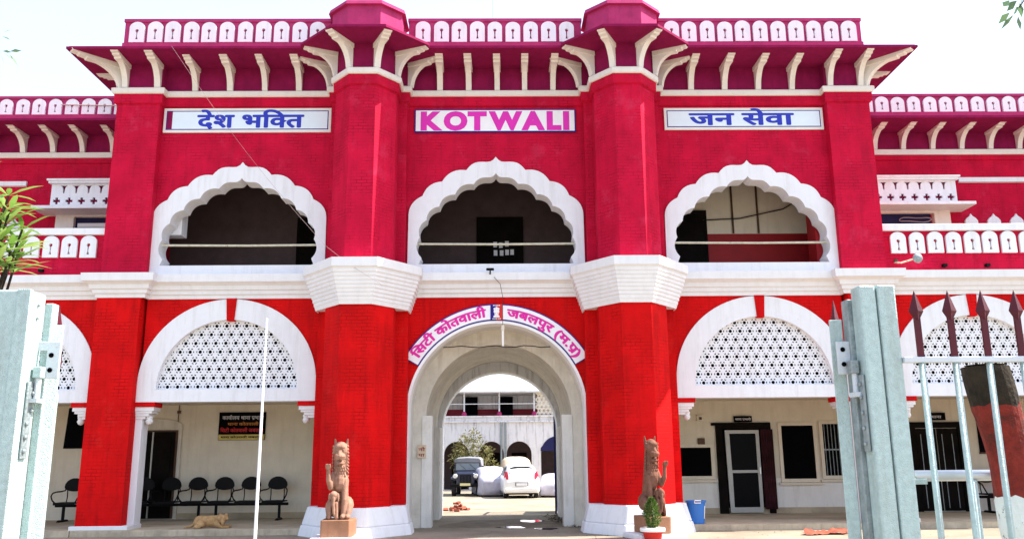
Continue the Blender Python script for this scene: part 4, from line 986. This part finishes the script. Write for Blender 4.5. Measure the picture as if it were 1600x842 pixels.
MB().box(-14, 14, YB+2.6, YB+2.8, -.15, 3.5).build('arcade_back_wall', M['gloomwall'], cb)  # darkened colour gives the arches their inner shade
MB().box(-14, 14, YB+.4, YB+2.6, 3.5, 3.66).build('upper_floor', M['floor'], cb)
MB().box(-14, 14, YB+2.56, YB+2.6, 3.67, 4.55).build('dado', M['maroon'], cb)
MB().box(-14, 14, YB-.25, YB+2.9, 5.36, 5.44).build('roof_slab', M['oldwhite'], cb)
for x in (-9.5, -5.8, -1.75, .4, 4.6, 8.5): MB().box(x-.45, x+.45, YB+2.5, YB+2.56, 3.67, 5.3).build('upper_door', M['blacksheet'], cb)
for c in (-2.45, -.45, 1.15): MB().box(c-.4, c+.5, YB+2.5, YB+2.6, -.1, 1.95).build('lower_door', M['darkwood'], cb)
for x in (-7.9, -5.95, -3.95, -2.02, .02, 2.05, 4.05, 6.0, 8.0):
    p = MB().tube([(x, YB+.1, 4.03), (x, YB+.1, 5.36)], .045, 8).build('veranda_post', M['oldwhite'], cb)
    MB().lathe([(0, 0), (.14, .0), (.15, .12), (.09, .22), (.05, .26), (0, .26)], 12, (x, YB+.1, 4.03)).build('post_base', M['pinkpaint'], p)
MB().tube([(-13.8, YB+.1, 4.72), (13.8, YB+.1, 4.72)], .022, 6).build('upper_rail', M['whiteclean'], cb)
for x in (.13, .38): MB().tube([(x, YB-.08, G), (x, YB-.08, 3.66)], .055, 8).build('drain_pipe', M['weld'], cb)
MB().slab([[(2.38, 2.02), (4.3, 2.02), (4.3, 2.2)]+[(3.35+.95*math.cos(PI*i/14), 1.9+.95*math.sin(PI*i/14)) for i in range(2, 13)]+[(2.40, 2.2)]], YB-.03, YB+.05).build('arch_awning', M['bluevoid'], cb)
MB().slab([[(-9.9, 3.67), (-8.9, 3.67), (-8.9, 4.4), (-9.9, 4.4)]], YB+.2, YB+.22).build('screen_panel', M['oldwhite'], cb)
jb = jali_tile(.14); mb = MB()
for k in range(6):
    for r2 in range(7): mb.slab([[(2.25+k*.243+(.12 if r2 % 2 else 0)+p, 4.1+r2*.21+q) for p, q in lp] for lp in jb], YB+.05, YB+.09)
mb.build('jali_panel', M['cream'], cb)

# --- loft helper for vehicles: stations (y, [(x, z)...] right half from bottom centre to top centre)
def loft(stations):
    mb = MB(); n = len(stations[0][1]); vs = []
    for y, pr in stations:
        full = [(x, z) for x, z in pr]+[(-x, z) for x, z in reversed(pr[1:-1])]
        for x, z in full: vs.append((x, y, z))
    m = 2*n-2; fs = []
    for i in range(len(stations)-1):
        for j in range(m): fs.append((i*m+j, i*m+(j+1) % m, (i+1)*m+(j+1) % m, (i+1)*m+j))
    fs += [tuple(range(m)), tuple((len(stations)-1)*m+j for j in reversed(range(m)))]
    return mb.add(vs, fs)
def wheel(parent, x, y, r, w, rim):
    tf = lambda v: Vector((x+v.z, y+v.x, r+v.y))
    a = local('wheel', MB().lathe([(0, -w/2), (r*.6, -w/2), (r*.95, -w/2), (r, -w/3), (r, w/3), (r*.95, w/2), (r*.6, w/2), (0, w/2)], 20, (0, 0, 0), tf), M['tyre'], parent)
    local('rim', MB().lathe([(0, -w/2-.012), (r*.55, -w/2-.012), (r*.6, -w/2+.02), (r*.6, w/2-.02), (r*.55, w/2+.012), (0, w/2+.012)], 16, (0, 0, 0), tf), rim, a)
# jeep, nose towards the gateway
j = thing('jeep', 'dark blue jeep with a canvas top, its nose facing the gateway', 'jeep', (-1.62, 20.5, G), R(-3))
def sec(hw, z0, z1, r_=.06): return [(0, z0), (hw, z0), (hw, z1-r_), (hw-r_, z1), (0, z1)]
local('hood', loft([(0, sec(.40, .52, 1.06)), (.04, sec(.44, .50, 1.10)), (1.0, sec(.56, .50, 1.16)), (1.15, sec(.60, .50, 1.17))]), M['jeep'], j, bevel=.01)
local('body', MB().box(-.70, .70, 1.15, 3.1, .48, 1.12).box(-.70, .70, 3.1, 3.3, .5, 1.1), M['jeep'], j, bevel=.03)
for s in (-1, 1): local('fender', loft([(0, [(0, .78), (.15, .78), (.15, .84), (.1, .86), (0, .86)]), (.1, [(0, .86), (.15, .86), (.15, .90), (.1, .93), (0, .93)]), (1.15, [(0, .88), (.15, .88), (.15, .92), (.1, .95), (0, .95)])]).v and MB().add(*(lambda l: ([v+Vector((s*.57, 0, 0)) for v in l.v], l.f))(loft([(0, [(0, .78), (.15, .78), (.15, .84), (.1, .86), (0, .86)]), (.1, [(0, .86), (.15, .86), (.15, .90), (.1, .93), (0, .93)]), (1.15, [(0, .88), (.15, .88), (.15, .92), (.1, .95), (0, .95)])]))), M['jeep'], j)
gr = local('grille', MB().box(-.27, .27, -.03, 0, .56, 1.0), M['black'], j, bevel=.01)
mb = MB()
for k in range(7): mb.box(-.22+k*.07, -.20+k*.07, -.045, -.03, .6, .96)
local('grille_bars', mb, M['jeep'], gr)
for s in (-1, 1):
    h = local('headlight', MB().lathe([(0, 0), (.085, .0), (.10, .03), (.10, .09)], 16, (0, 0, 0), lambda v: Vector((s*.50+v.x, -.06+v.z, .95+v.y))), M['lampwhite'], j)
    local('headlight_rim', MB().lathe([(.10, .02), (.115, .03), (.115, .09), (.10, .09)], 16, (0, 0, 0), lambda v: Vector((s*.50+v.x, -.06+v.z, .95+v.y))), M['pipe'], h)
    local('mirror', MB().box(s*.76-.06, s*.76+.06, 1.0, 1.03, 1.28, 1.42).tube([(s*.66, 1.1, 1.2), (s*.76, 1.02, 1.3)], .01, 6), M['black'], j)
local('bumper', MB().box(-.72, .72, -.22, -.14, .44, .58), M['black'], j, bevel=.02)
pl = local('number_plate', MB().box(-.25, .25, -.245, -.225, .50, .62), M['yellowplate'], j)
ws = local('windscreen_frame', MB().slab([[(-.66, 1.14), (.66, 1.14), (.63, 1.62), (-.63, 1.62)], [(-.60, 1.22), (.60, 1.22), (.575, 1.56), (-.575, 1.56)]], 1.12, 1.17), M['jeep'], j, bevel=.01)
local('windscreen', MB().slab([[(-.61, 1.21), (.61, 1.21), (.58, 1.57), (-.58, 1.57)]], 1.14, 1.15), M['glasslight'], ws)
local('wiper', MB().tube([(-.1, 1.11, 1.25), (-.4, 1.11, 1.5)], .008).tube([(.4, 1.11, 1.25), (.1, 1.11, 1.5)], .008), M['black'], ws)
local('canvas_top', loft([(1.08, [(0, 1.60), (.66, 1.60), (.66, 1.72), (.55, 1.79), (0, 1.82)]), (2.2, [(0, 1.12), (.70, 1.12), (.68, 1.76), (.56, 1.84), (0, 1.88)]), (3.15, [(0, 1.12), (.70, 1.12), (.66, 1.74), (.55, 1.80), (0, 1.84)])]), M['canopy'], j, smooth=False, bevel=.02)
for x in (-.60, .60):
    for y in (.45, 2.55): wheel(j, x, y, .37, .2, M['jeep'])
# white hatchback, rear towards the gateway
c = thing('hatchback_car', 'white hatchback parked with its rear and red tail lamps towards the gateway', 'car', (1.03, 17.6, G), R(4))
def cs_(hw, zb, zbelt, zr, rw): return [(0, zb), (hw*.93, zb), (hw, zb+.12), (hw*1.0, zbelt-.12), (hw*.97, zbelt), (rw+.02, zr-.10), (rw-.08, zr-.02), (0, zr)]
local('body', loft([(0, cs_(.74, .28, .78, .80, .60)), (.05, cs_(.79, .24, .92, 1.04, .64)), (.16, cs_(.81, .22, .95, 1.30, .60)), (.42, cs_(.82, .22, .95, 1.47, .60)), (1.4, cs_(.82, .22, .95, 1.53, .62)), (2.2, cs_(.82, .22, .95, 1.47, .60)), (2.9, cs_(.81, .22, .95, 1.02, .66)), (3.45, cs_(.74, .24, .74, .78, .60)), (3.55, cs_(.66, .30, .60, .62, .5))]), M['carwhite'], c, smooth=True, bevel=0)
local('rear_window', MB().add([(-.52, .055, 1.00), (.52, .055, 1.00), (.56, .09, 1.12), (.50, .215, 1.36), (.30, .235, 1.40), (-.30, .235, 1.40), (-.50, .215, 1.36), (-.56, .09, 1.12)], [(0, 1, 2, 3, 4, 5, 6, 7)]).add([(-.52, .09, 1.00), (.52, .09, 1.00), (.56, .13, 1.12), (.50, .25, 1.36), (.30, .27, 1.40), (-.30, .27, 1.40), (-.50, .25, 1.36), (-.56, .13, 1.12)], [(0, 1, 2, 3, 4, 5, 6, 7)]), M['glassdark'], c)
for s in (-1, 1):
    local('tail_lamp', MB().add([(s*.60, .015, .84), (s*.775, .045, .82), (s*.79, .09, .98), (s*.70, .10, 1.20), (s*.63, .06, 1.14), (s*.60, .02, .96), (s*.60, .12, .84), (s*.74, .16, .82), (s*.74, .2, 1.18), (s*.62, .16, 1.14)], [(0, 1, 2, 3, 4, 5), (6, 7, 8, 9), (0, 1, 7, 6), (1, 2, 3, 8, 7), (3, 4, 9, 8), (4, 5, 0, 6, 9)]), M['lampred'], c)
    local('side_window', MB().add([(s*.795, .55, 1.0), (s*.795, 2.5, 1.0), (s*.66, 2.05, 1.38), (s*.63, .75, 1.40), (s*.76, .55, 1.0), (s*.76, 2.5, 1.0), (s*.62, 2.05, 1.38), (s*.6, .75, 1.40)], [(0, 1, 2, 3), (7, 6, 5, 4), (0, 4, 5, 1), (1, 5, 6, 2), (2, 6, 7, 3), (3, 7, 4, 0)]), M['glassdark'], c)
local('number_plate', MB().box(-.25, .25, -.035, -.01, .56, .67), M['signwhite'], c); local('plate_recess', MB().box(-.30, .30, -.015, .05, .54, .71), M['canopy'], c)
local('bumper', loft([(-.05, [(0, .30), (.68, .30), (.72, .36), (.72, .44), (0, .46)]), (.12, [(0, .26), (.80, .26), (.83, .32), (.83, .46), (0, .48)])]), M['carwhite'], c, bevel=.02)
local('under_tray', MB().box(-.70, .70, .05, 3.3, .17, .27), M['black'], c)
for x in (-.70, .70):
    for y in (.55, 2.85): wheel(c, x, y, .27, .17, M['pipe'])
def covered(label, loc, rz, L, W, H, m, seed, boxy=0):
    t = thing('covered_car', label, 'car', loc, rz, 'vehicles under covers in the courtyard')
    r2 = Vector((seed*3.1, seed*1.7, 0)); st = []; N = 30
    def sm(a, b, x): k = min(1, max(0, (x-a)/(b-a))); return k*k*(3-2*k)
    for i in range(N+1):
        u = i/N; y = u*L
        if boxy: roof = H*(.55+.45*sm(0, .12, u)-.40*sm(.86, 1, u))
        else: roof = H*(.58+.08*sm(0, .1, u)+.34*sm(.08, .34, u)-.30*sm(.60, .80, u)-.14*sm(.9, 1, u))
        hw = W/2*(.80+.20*sm(0, .14, u)-.20*sm(.86, 1, u)); pr = [(0, .08)]
        for k in range(13):
            a = k/12; z = .08+(roof-.08)*math.sin(a*PI/2)**.9
            x = hw*(1.03-.12*a) if a < .55 else hw*(.964-.95*((a-.55)/.45)**1.9*.82)
            nz = noise.noise(Vector((y*2.6, z*2.2, seed*2.0))+r2)*.05+.035*math.sin(y*8+seed+z*3)*(1-a)**.5*(1 if a < .9 else 0)
            pr.append((max(.05, x+nz), z+nz*.35))
        pr.append((0, roof+.005)); st.append((y, pr))
    local('cover', loft(st), m, t, smooth=True)
    for x in (-W/2+.12, W/2-.12):
        for y in (L*.2, L*.78): wheel(t, x, y, .28, .16, M['tyre'])
    return t
covered('car under a wrinkled silver cover, left of the white hatchback', (-.15, 19.6, G), R(8), 3.7, 1.5, 1.38, M['cover'], 1)
covered('low car under a pale cover, at the right edge of the archway', (2.5, 18.2, G), R(-6), 3.4, 1.35, 1.05, M['cover'], 2)
covered('tall van under a beige tarpaulin behind the white hatchback', (.88, 23.2, G), R(0), 3.9, 1.55, 1.85, M['beigecover'], 3, 1)
def tree(name, label, loc, h, trunk_r, crowns, nleaf, L, W, m, seed, cat='tree', group=None, twigs=()):
    t = thing(name, label, cat, loc, 0, group); r2 = random.Random(seed); tb = MB()
    top = Vector((0, 0, h)); tb.tube([(0, 0, -.1), (.05*h*.2, .02, h*.5), top], [trunk_r*1.25, trunk_r, trunk_r*.6], 8)
    cl = []
    for c_, rad in crowns:
        c_ = Vector(c_); tb.tube([top*.75, top*.6+c_*.4+Vector((0, 0, -.1)), c_], [trunk_r*.5, trunk_r*.35, trunk_r*.12], 6); cl.append((c_, rad))
        for _ in range(7):
            d = Vector((r2.gauss(0, 1), r2.gauss(0, 1), r2.gauss(0, .8))).normalized(); q = c_+d*rad*r2.uniform(.6, 1.0)
            tb.tube([c_, c_.lerp(q, .5)+Vector((0, 0, .04)), q], [trunk_r*.14, trunk_r*.09, .006], 5); cl.append((q, rad*r2.uniform(.25, .42)))
    for pts in twigs: tb.tube(pts, [trunk_r*.12]+[.008]*(len(pts)-1), 5); cl.append((Vector(pts[-1]), .16)); cl.append((Vector(pts[-2]), .14))
    local('trunk', tb, M['bark'], t)
    lf = MB(); tot = sum(r_**2 for _, r_ in cl)
    for c_, rad in cl:
        k = max(8, int(nleaf*rad**2/tot))
        def smp2():
            d = Vector((r2.gauss(0, 1), r2.gauss(0, 1), r2.gauss(0, 1))).normalized(); return c_+d*rad*r2.uniform(.2, 1)**.6, d
        leaves(lf, k, smp2, L, W, r2, .5)
    local('crown', lf, m, t); return t
tree('courtyard_bush', 'dusty yellow green bush behind the jeep', (-1.35, 23.4, G), 1.8, .07, [((-.4, 0, 2.3), .6), ((.45, -.1, 2.1), .55), ((-.8, .1, 1.7), .5), ((.75, 0, 1.4), .5), ((0, .1, 2.75), .45), ((-.1, -.2, 1.5), .5)], 1500, .22, .06, M['leafdry'], 4, 'bush')
t = thing('rubble_heap', 'small heap of broken red bricks by the left gate leaf', 'rubble', (-1.45, 9.2, G)); r_ = random.Random(8); mb = MB()
for k in range(26):
    a = r_.uniform(0, 6.28); q = Vector((r_.gauss(0, .22), r_.gauss(0, .3), 0)); z = max(.02, .28-q.length*.7)*r_.random()
    m4 = Matrix.Translation(q+Vector((0, 0, z+.03))) @ Matrix.Rotation(a, 4, 'Z') @ Matrix.Rotation(r_.uniform(-.6, .6), 4, 'X')
    local('brick', MB().box(-.11*r_.uniform(.5, 1), .11*r_.uniform(.5, 1), -.055, .055, -.035, .035, lambda v: m4 @ v), M['brickdebris'], t)
mb = MB(); r_ = random.Random(9)
for k in range(420):
    x = 1.6+abs(r_.gauss(0, .28)); x = 2.2-abs(r_.gauss(0, .22)); y = r_.uniform(.6, 6.5); a = r_.uniform(0, 6.28); s_ = r_.uniform(.03, .09)
    if y < 5.6 and y > 2.2: x -= .32
    z = G+.012+r_.random()*.04
    mb.quad((x, y, z), (x+s_*math.cos(a), y+s_*math.sin(a), z+r_.uniform(0, .03)), (x+s_*1.2*math.cos(a+.5), y+s_*1.2*math.sin(a+.5), z+.01), (x+s_*.7*math.cos(a+.9), y+s_*.7*math.sin(a+.9), z))
tag(mb.build('leaf_litter', M['litter']), 'dry leaf litter along the right wall of the gateway passage', 'litter', kind='stuff')

# ------------------------------------------------------------------ the near steel gate
def spear(mb, x, y, z0, zt, w=.016):
    mb.box(x-w, x+w, y-.008, y+.008, z0, zt-.13)
    vs = [(x, y, zt), (x-.040, y, zt-.115), (x, y-.022, zt-.115), (x+.040, y, zt-.115), (x, y+.022, zt-.115), (x-.014, y, zt-.16), (x, y-.014, zt-.16), (x+.014, y, zt-.16), (x, y+.014, zt-.16)]
    mb.add(vs, [(0, 1, 2), (0, 2, 3), (0, 3, 4), (0, 4, 1), (1, 5, 6, 2), (2, 6, 7, 3), (3, 7, 8, 4), (4, 8, 5, 1), (5, 8, 7, 6)])
YG = -17.5
def bolt(mb, x, y, z, r, axis=(1, 0, 0)):
    a = Vector(axis); q = a.to_track_quat('Z', 'Y')
    mb.lathe([(0, 0), (r, 0), (r, r*.7), (r*.5, r*1.0), (0, r*1.0)], 10, (0, 0, 0), lambda v: q @ v+Vector((x, y, z)))
# left post
t = thing('gate_post', 'broad pale green steel gate post at the left edge, bolted hinge strap on its side', 'gate post', (-2.6, YG, G))
MB().box(-2.86, -2.405, YG, YG+.17, G, 2.50).build('post_body', M['gate'], t, bevel=.012)
MB().box(-2.47, -2.398, YG-.006, YG+.02, G, 2.50).build('edge_angle', M['gate'], t, bevel=.004)
MB().box(-2.66, -2.652, YG-.004, YG, G, 2.498).build('face_seam', M['weld'], t)
MB().box(-2.41, -2.365, YG+.17, YG+.235, G, 2.455).build('side_channel', M['gate'], t, bevel=.006)
mb = MB().box(-2.402, -2.392, YG+.06, YG+.12, 1.62, 2.02); 
for z in (1.66, 1.73, 1.80, 1.87, 1.96): bolt(mb, -2.392, YG+.09+(.02 if z > 1.8 else -.012), z, .013)
mb.build('hinge_strap', M['weld'], t, bevel=.004)
mb = MB()
for z in (2.43, 2.36): bolt(mb, -2.40, YG+.09, z, .008)
mb.build('bolts', M['weld'], t)
hp = MB().tube([(-2.375, YG+.12, 1.93), (-2.375, YG+.12, 2.10)], .016, 12).box(-2.40, -2.35, YG+.08, YG+.16, 1.91, 1.93).build('hinge_barrel', M['gatewhite'], t)
MB().box(-2.395, -2.35, YG+.09, YG+.15, 2.04, 2.10).build('hinge_knuckle', M['gate'], hp, bevel=.004)
# right post: two channels with a groove between
t = thing('gate_post', 'pale green steel gate post of two channels, right side, hinge strap in its shade', 'gate post', (2.1, YG, G))
MB().box(2.02, 2.108, YG, YG+.12, G, 2.495).build('post_body', M['gate'], t, bevel=.010)
MB().box(2.116, 2.215, YG-.003, YG+.12, G, 2.497).build('second_channel', M['gate'], t, bevel=.010)
MB().box(2.105, 2.12, YG+.02, YG+.1, G, 2.48).build('groove_plate', M['weld'], t)
MB().box(1.995, 2.03, YG+.12, YG+.20, G, 2.44).build('side_channel', M['weld'], t, bevel=.006)  # steel colour instead of gate paint darkens this channel as if shaded
mb = MB().box(2.004, 2.016, YG+.03, YG+.09, 1.62, 2.02)
for z in (1.66, 1.74, 1.82, 1.90, 1.97): bolt(mb, 2.004, YG+.06, z, .012, (-1, 0, 0))
mb.build('hinge_strap', M['weld'], t, bevel=.004)
hp = MB().tube([(1.995, YG+.10, 1.93), (1.995, YG+.10, 2.07)], .016, 12).box(1.972, 2.018, YG+.06, YG+.14, 1.905, 1.93).build('hinge_barrel', M['gatewhite'], t)
MB().box(1.968, 2.01, YG+.07, YG+.13, 2.03, 2.10).build('hinge_knuckle', M['weld'], hp, bevel=.004)
# leaves of the gate, folded back along the line of the drive
def gate_leaf(label, x, y, s, ang):
    g = thing('gate_leaf', label, 'gate leaf', (x, y, G), ang, 'leaves of the steel gate')     # local x: along the leaf
    z = lambda v: v-G
    local('hinge_stile', MB().box(0, .03, -.034, .034, .08, z(2.34)), M['gate'], g, bevel=.005)
    local('end_stile', MB().box(2.3, 2.36, -.02, .02, .08, z(2.12)), M['gate'], g, bevel=.005)
    local('rail', MB().box(.03, 2.3, -.016, .016, z(2.06), z(2.10)), M['gate'], g); local('rail', MB().box(.03, 2.3, -.016, .016, .12, .16), M['gate'], g); local('rail', MB().box(.03, 2.3, -.016, .016, 1.0, 1.04), M['gate'], g)
    for k in range(13):
        local('bar', MB().tube([(.10+k*.175, 0, .12), (.10+k*.175, 0, z(2.07))], .011, 8), M['gate'], g)
        mb = MB(); spear(mb, .10+k*.175, 0, z(2.09), z(2.47)); local('spear', mb, M['spear'], g)
    return g
ga = math.atan2(4.67, -2.437)
gl = gate_leaf('left gate leaf folded back, seen edge on with one maroon spear above its stile', -2.348, -17.3, -1, ga-R(1.0))
gr_ = gate_leaf('right gate leaf folded back, seen edge on with maroon spears stacked behind its stile', 1.955, -17.3, 1, math.atan2(4.67, 1.868)+R(.6))
for x0, x1, par, bx_ in ((-2.415, -2.285, gl, 1), (1.925, 2.002, gr_, -1)):
    mb = MB().slab([[(x0, 2.19), (x0, 2.24), (x1, 2.24), (x1, 2.04), (x0+.06, 2.04), (x0+.06, 2.19)]] if bx_ > 0 else [[(x0, 2.03), (x0, 2.21), (x1, 2.21), (x1, 2.03)]], -17.362, -17.348)
    for i in range(len(mb.v)): mb.v[i] = Matrix.Rotation(-par.rotation_euler.z, 3, 'Z') @ (mb.v[i]-par.location)
    pl = local('hinge_plate', mb, M['gatewhite'], par, bevel=.004)
    mh = MB(); hx = x1-.045 if bx_ > 0 else x0+.032
    for hz in (2.165, 2.085): mh.lathe([(0, 0), (.013, 0), (.013, .004), (0, .004)], 14, (0, 0, 0), lambda v: Vector((hx+v.x, -17.366+v.z, hz+v.y)))
    for i in range(len(mh.v)): mh.v[i] = Matrix.Rotation(-par.rotation_euler.z, 3, 'Z') @ (mh.v[i]-par.location)
    local('bolt_hole', mh, M['void'], pl)
# fixed railing right of the post
f = thing('spear_fence', 'pale green railing with maroon spear heads right of the gate post', 'fence', (3.3, YG, G))
MB().box(2.215, 5.2, YG-.022, YG+.022, 2.075, 2.105).build('rail', M['gatewhite'], f, bevel=.004)
MB().box(2.215, 5.2, YG-.016, YG+.016, .0, .04).build('rail', M['gate'], f, bevel=.004)
for k in range(16):
    x = 2.315+k*.180
    MB().tube([(x, YG, .02), (x, YG, 2.08)], .0165, 10).build('bar', M['gate'], f, smooth=True)
    mb = MB(); spear(mb, x, YG, 2.09, 2.465, .016); mb.build('spear', M['spear'], f)
MB().box(5.2, 5.3, YG-.05, YG+.05, G, 2.3).build('end_post', M['gate'], f, bevel=.008)
# galvanised hand rail behind it
p = thing('pipe_railing', 'bright galvanised pipe rail behind the fence bars, ending at the painted trunk', 'railing', (3.5, -16.6, G))
MB().tube([(2.64, -16.6, 1.475), (4.6, -16.6, 1.475)], .034, 14).build('top_pipe', M['pipe'], p, smooth=True)
for x in (2.99, 4.5): MB().tube([(x, -16.6, G), (x, -16.6, 1.45)], .030, 12).build('upright', M['gate'], p, smooth=True)
MB().box(2.55, 2.61, -16.63, -16.57, G, 1.515).build('square_upright', M['gate'], p, bevel=.004)
MB().box(2.60, 2.70, -16.635, -16.625, 1.425, 1.46).build('clamp', M['gate'], p, bevel=.003)
# leaning painted trunk
t = thing('tree_stump', 'leaning cut trunk, dark bark on top, red oxide band, whitewashed foot, behind the fence', 'tree trunk', (3.28, -17.0, G))
def tr(z): k = (2.1-z)/2.25; return Vector((2.935+.36*k, -17.0+.05*k, z)), .118+.05*k+.012*math.sin(z*7)
def trunk_piece(za, zb, name, m):
    mb = MB(); n = 22; N = 9; vs = []; r2 = random.Random(int(za*100)+50)
    for i in range(N+1):
        z = za+(zb-za)*i/N; c_, r_ = tr(z)
        for q in range(n):
            a = 2*PI*q/n; rr = r_*(1+.06*noise.noise(Vector((math.cos(a)*2, math.sin(a)*2, z*2.2))))
            zz = z+(.035*noise.noise(Vector((math.cos(a)*5, math.sin(a)*5, 3)))+.02*noise.noise(Vector((math.cos(a)*14, math.sin(a)*14, 9))) if 0 < zb < 2.0 and i == N or (za > 0 and i == 0) else 0)
            if za > 1.8 and i == 0: zz = z+.035*noise.noise(Vector((math.cos(a)*5, math.sin(a)*5, 3)))+.02*noise.noise(Vector((math.cos(a)*14, math.sin(a)*14, 9)))
            vs.append((c_.x+rr*math.cos(a), c_.y+rr*math.sin(a), zz))
    mb.add(vs, [(i*n+q, i*n+(q+1) % n, (i+1)*n+(q+1) % n, (i+1)*n+q) for i in range(N) for q in range(n)]+[tuple(range(n)), tuple(N*n+q for q in reversed(range(n)))])
    return mb.build(name, m, t, smooth=False)
trunk_piece(G-.05, 1.36, 'whitewashed_foot', M['barkwhite']); trunk_piece(1.36, 1.87, 'red_band', M['barkred']); trunk_piece(1.87, 2.10, 'bark_top', M['bark'])
MB().add([tr(2.105)[0]+Vector((.11*math.cos(2*PI*i/18), .11*math.sin(2*PI*i/18), .006)) for i in range(18)], [tuple(range(18))]).build('cut_face', M['cutwood'], t)
# oleander beside the left post
t = thing('oleander_shrub', 'green oleander with long narrow leaves behind the left gate post', 'shrub', (-3.35, -16.4, G))
sb = MB(); lf = MB(); r_ = random.Random(11)
tips = [(.20, -.05, 3.12), (.23, 0, 3.28), (.15, -.1, 3.42), (.05, .1, 3.55), (-.15, 0, 3.65), (-.02, -.2, 3.25), (-.3, .1, 3.5), (-.35, -.1, 3.2), (.02, .2, 3.05), (-.25, -.15, 2.95), (-.5, 0, 2.9), (.17, .1, 3.18), (.2, -.12, 3.38)]
for q in tips:
    q = Vector(q); b0 = Vector((r_.uniform(-.12, .05), r_.uniform(-.1, .1), 0)); mid = b0.lerp(q, .55)+Vector((-.12, 0, .15))
    sb.tube([b0, mid, q], [.02, .014, .007], 6)
    for lvl in range(7):
        c_ = mid.lerp(q, .58+.07*lvl)
        if c_.z < 2.98: continue
        for k in range(6):
            a = 2*PI*k/6+lvl*.7+r_.uniform(-.3, .3); up = r_.uniform(.1, .9)
            d = Vector((math.cos(a), math.sin(a), up)).normalized(); L_ = r_.uniform(.17, .27); sd_ = d.cross(Vector((0, 0, 1))).normalized(); w_ = r_.uniform(.014, .021)
            m1 = c_+d*L_*.35+sd_*w_; m2 = c_+d*L_*.35-sd_*w_; n1 = c_+d*L_*.7+sd_*w_*.75+Vector((0, 0, -.015)); n2 = c_+d*L_*.7-sd_*w_*.75+Vector((0, 0, -.015)); tp = c_+d*L_+Vector((0, 0, -.04))
            lf.add([c_, m1, n1, tp, n2, m2], [(0, 1, 5), (1, 2, 4, 5), (2, 3, 4)])
local('stems', sb, M['bark'], t); local('leaves', lf, M['leaf'], t)
# overhanging trees whose branch tips show in the top corners
tree('roadside_tree', 'feathery branch tip of a tree at the top left corner', (-8.3, -13, G), 5.4, .16, [((.2, 0, 6.4), .85), ((-.7, .3, 7.0), 1.0), ((-.2, -.5, 7.4), .9), ((-1.0, -.3, 6.3), .8)], 2600, .13, .035, M['leafpale'], 21, twigs=[[(.3, 0, 6.4), (1.5, 0, 6.5), (2.35, 0, 6.62), (2.62, 0, 6.50)], [(.3, 0, 6.4), (1.6, .1, 6.4), (2.3, .05, 6.38), (2.66, 0, 6.34)]])
tree('roadside_tree', 'hanging leafy twig of a tree at the top right corner', (8.6, -13, G), 5.6, .17, [((-.2, 0, 7.5), .8), ((.7, .3, 7.2), 1.0), ((.2, -.5, 8.0), .9), ((1.0, -.3, 6.6), .8)], 2200, .15, .09, M['leafpale'], 22, twigs=[[(-.3, 0, 7.4), (-1.6, 0, 7.35), (-2.30, 0, 7.12), (-2.40, 0, 6.98)], [(-.3, 0, 7.4), (-1.6, 0, 7.25), (-2.25, .05, 7.05), (-2.42, 0, 6.84)]])
patch_w = None
t = thing('weed', 'low green weed on the ground behind the fence bars', 'weed', (3.35, -16.1, G)); lf = MB(); r_ = random.Random(13)
def smp3():
    a = r_.uniform(0, 6.28); return Vector((.05*math.cos(a), .05*math.sin(a), .02)), Vector((math.cos(a), math.sin(a), .5))
leaves(lf, 40, smp3, .22, .06, r_); local('leaves', lf, M['leaf'], t)

t = thing('cable_drop', 'thin dark cable hanging down the wall above the arched door', 'cable', (-9.35, 3.46, 3.2))
MB().tube([(-9.35, 3.47, 3.215), (-9.36, 3.46, 2.9), (-9.34, 3.47, 2.4)], .012, 6).build('cable_strand', M['wood'], t)
MB().box(-9.40, -9.31, 3.45, 3.498, 2.98, 3.06).build('clip', M['wood'], t)
mb = MB(); r_ = random.Random(31)
for k in range(380):
    x = r_.uniform(-9, 10); y = r_.uniform(-5.5, -.6) if abs(x) > 2.2 or r_.random() < .4 else r_.uniform(-5, 6); a = r_.uniform(0, 6.28); q = r_.uniform(.012, .045); z = G+.006
    mb.quad((x, y, z), (x+q*math.cos(a), y+q*math.sin(a), z+r_.uniform(0, .012)), (x+q*1.3*math.cos(a+.7), y+q*1.3*math.sin(a+.7), z+.004), (x+q*.8*math.cos(a+1.3), y+q*.8*math.sin(a+1.3), z+r_.uniform(0, .01)))
tag(mb.build('forecourt_litter', M['litter']), 'scattered leaf scraps and grit on the forecourt', 'litter', kind='stuff')
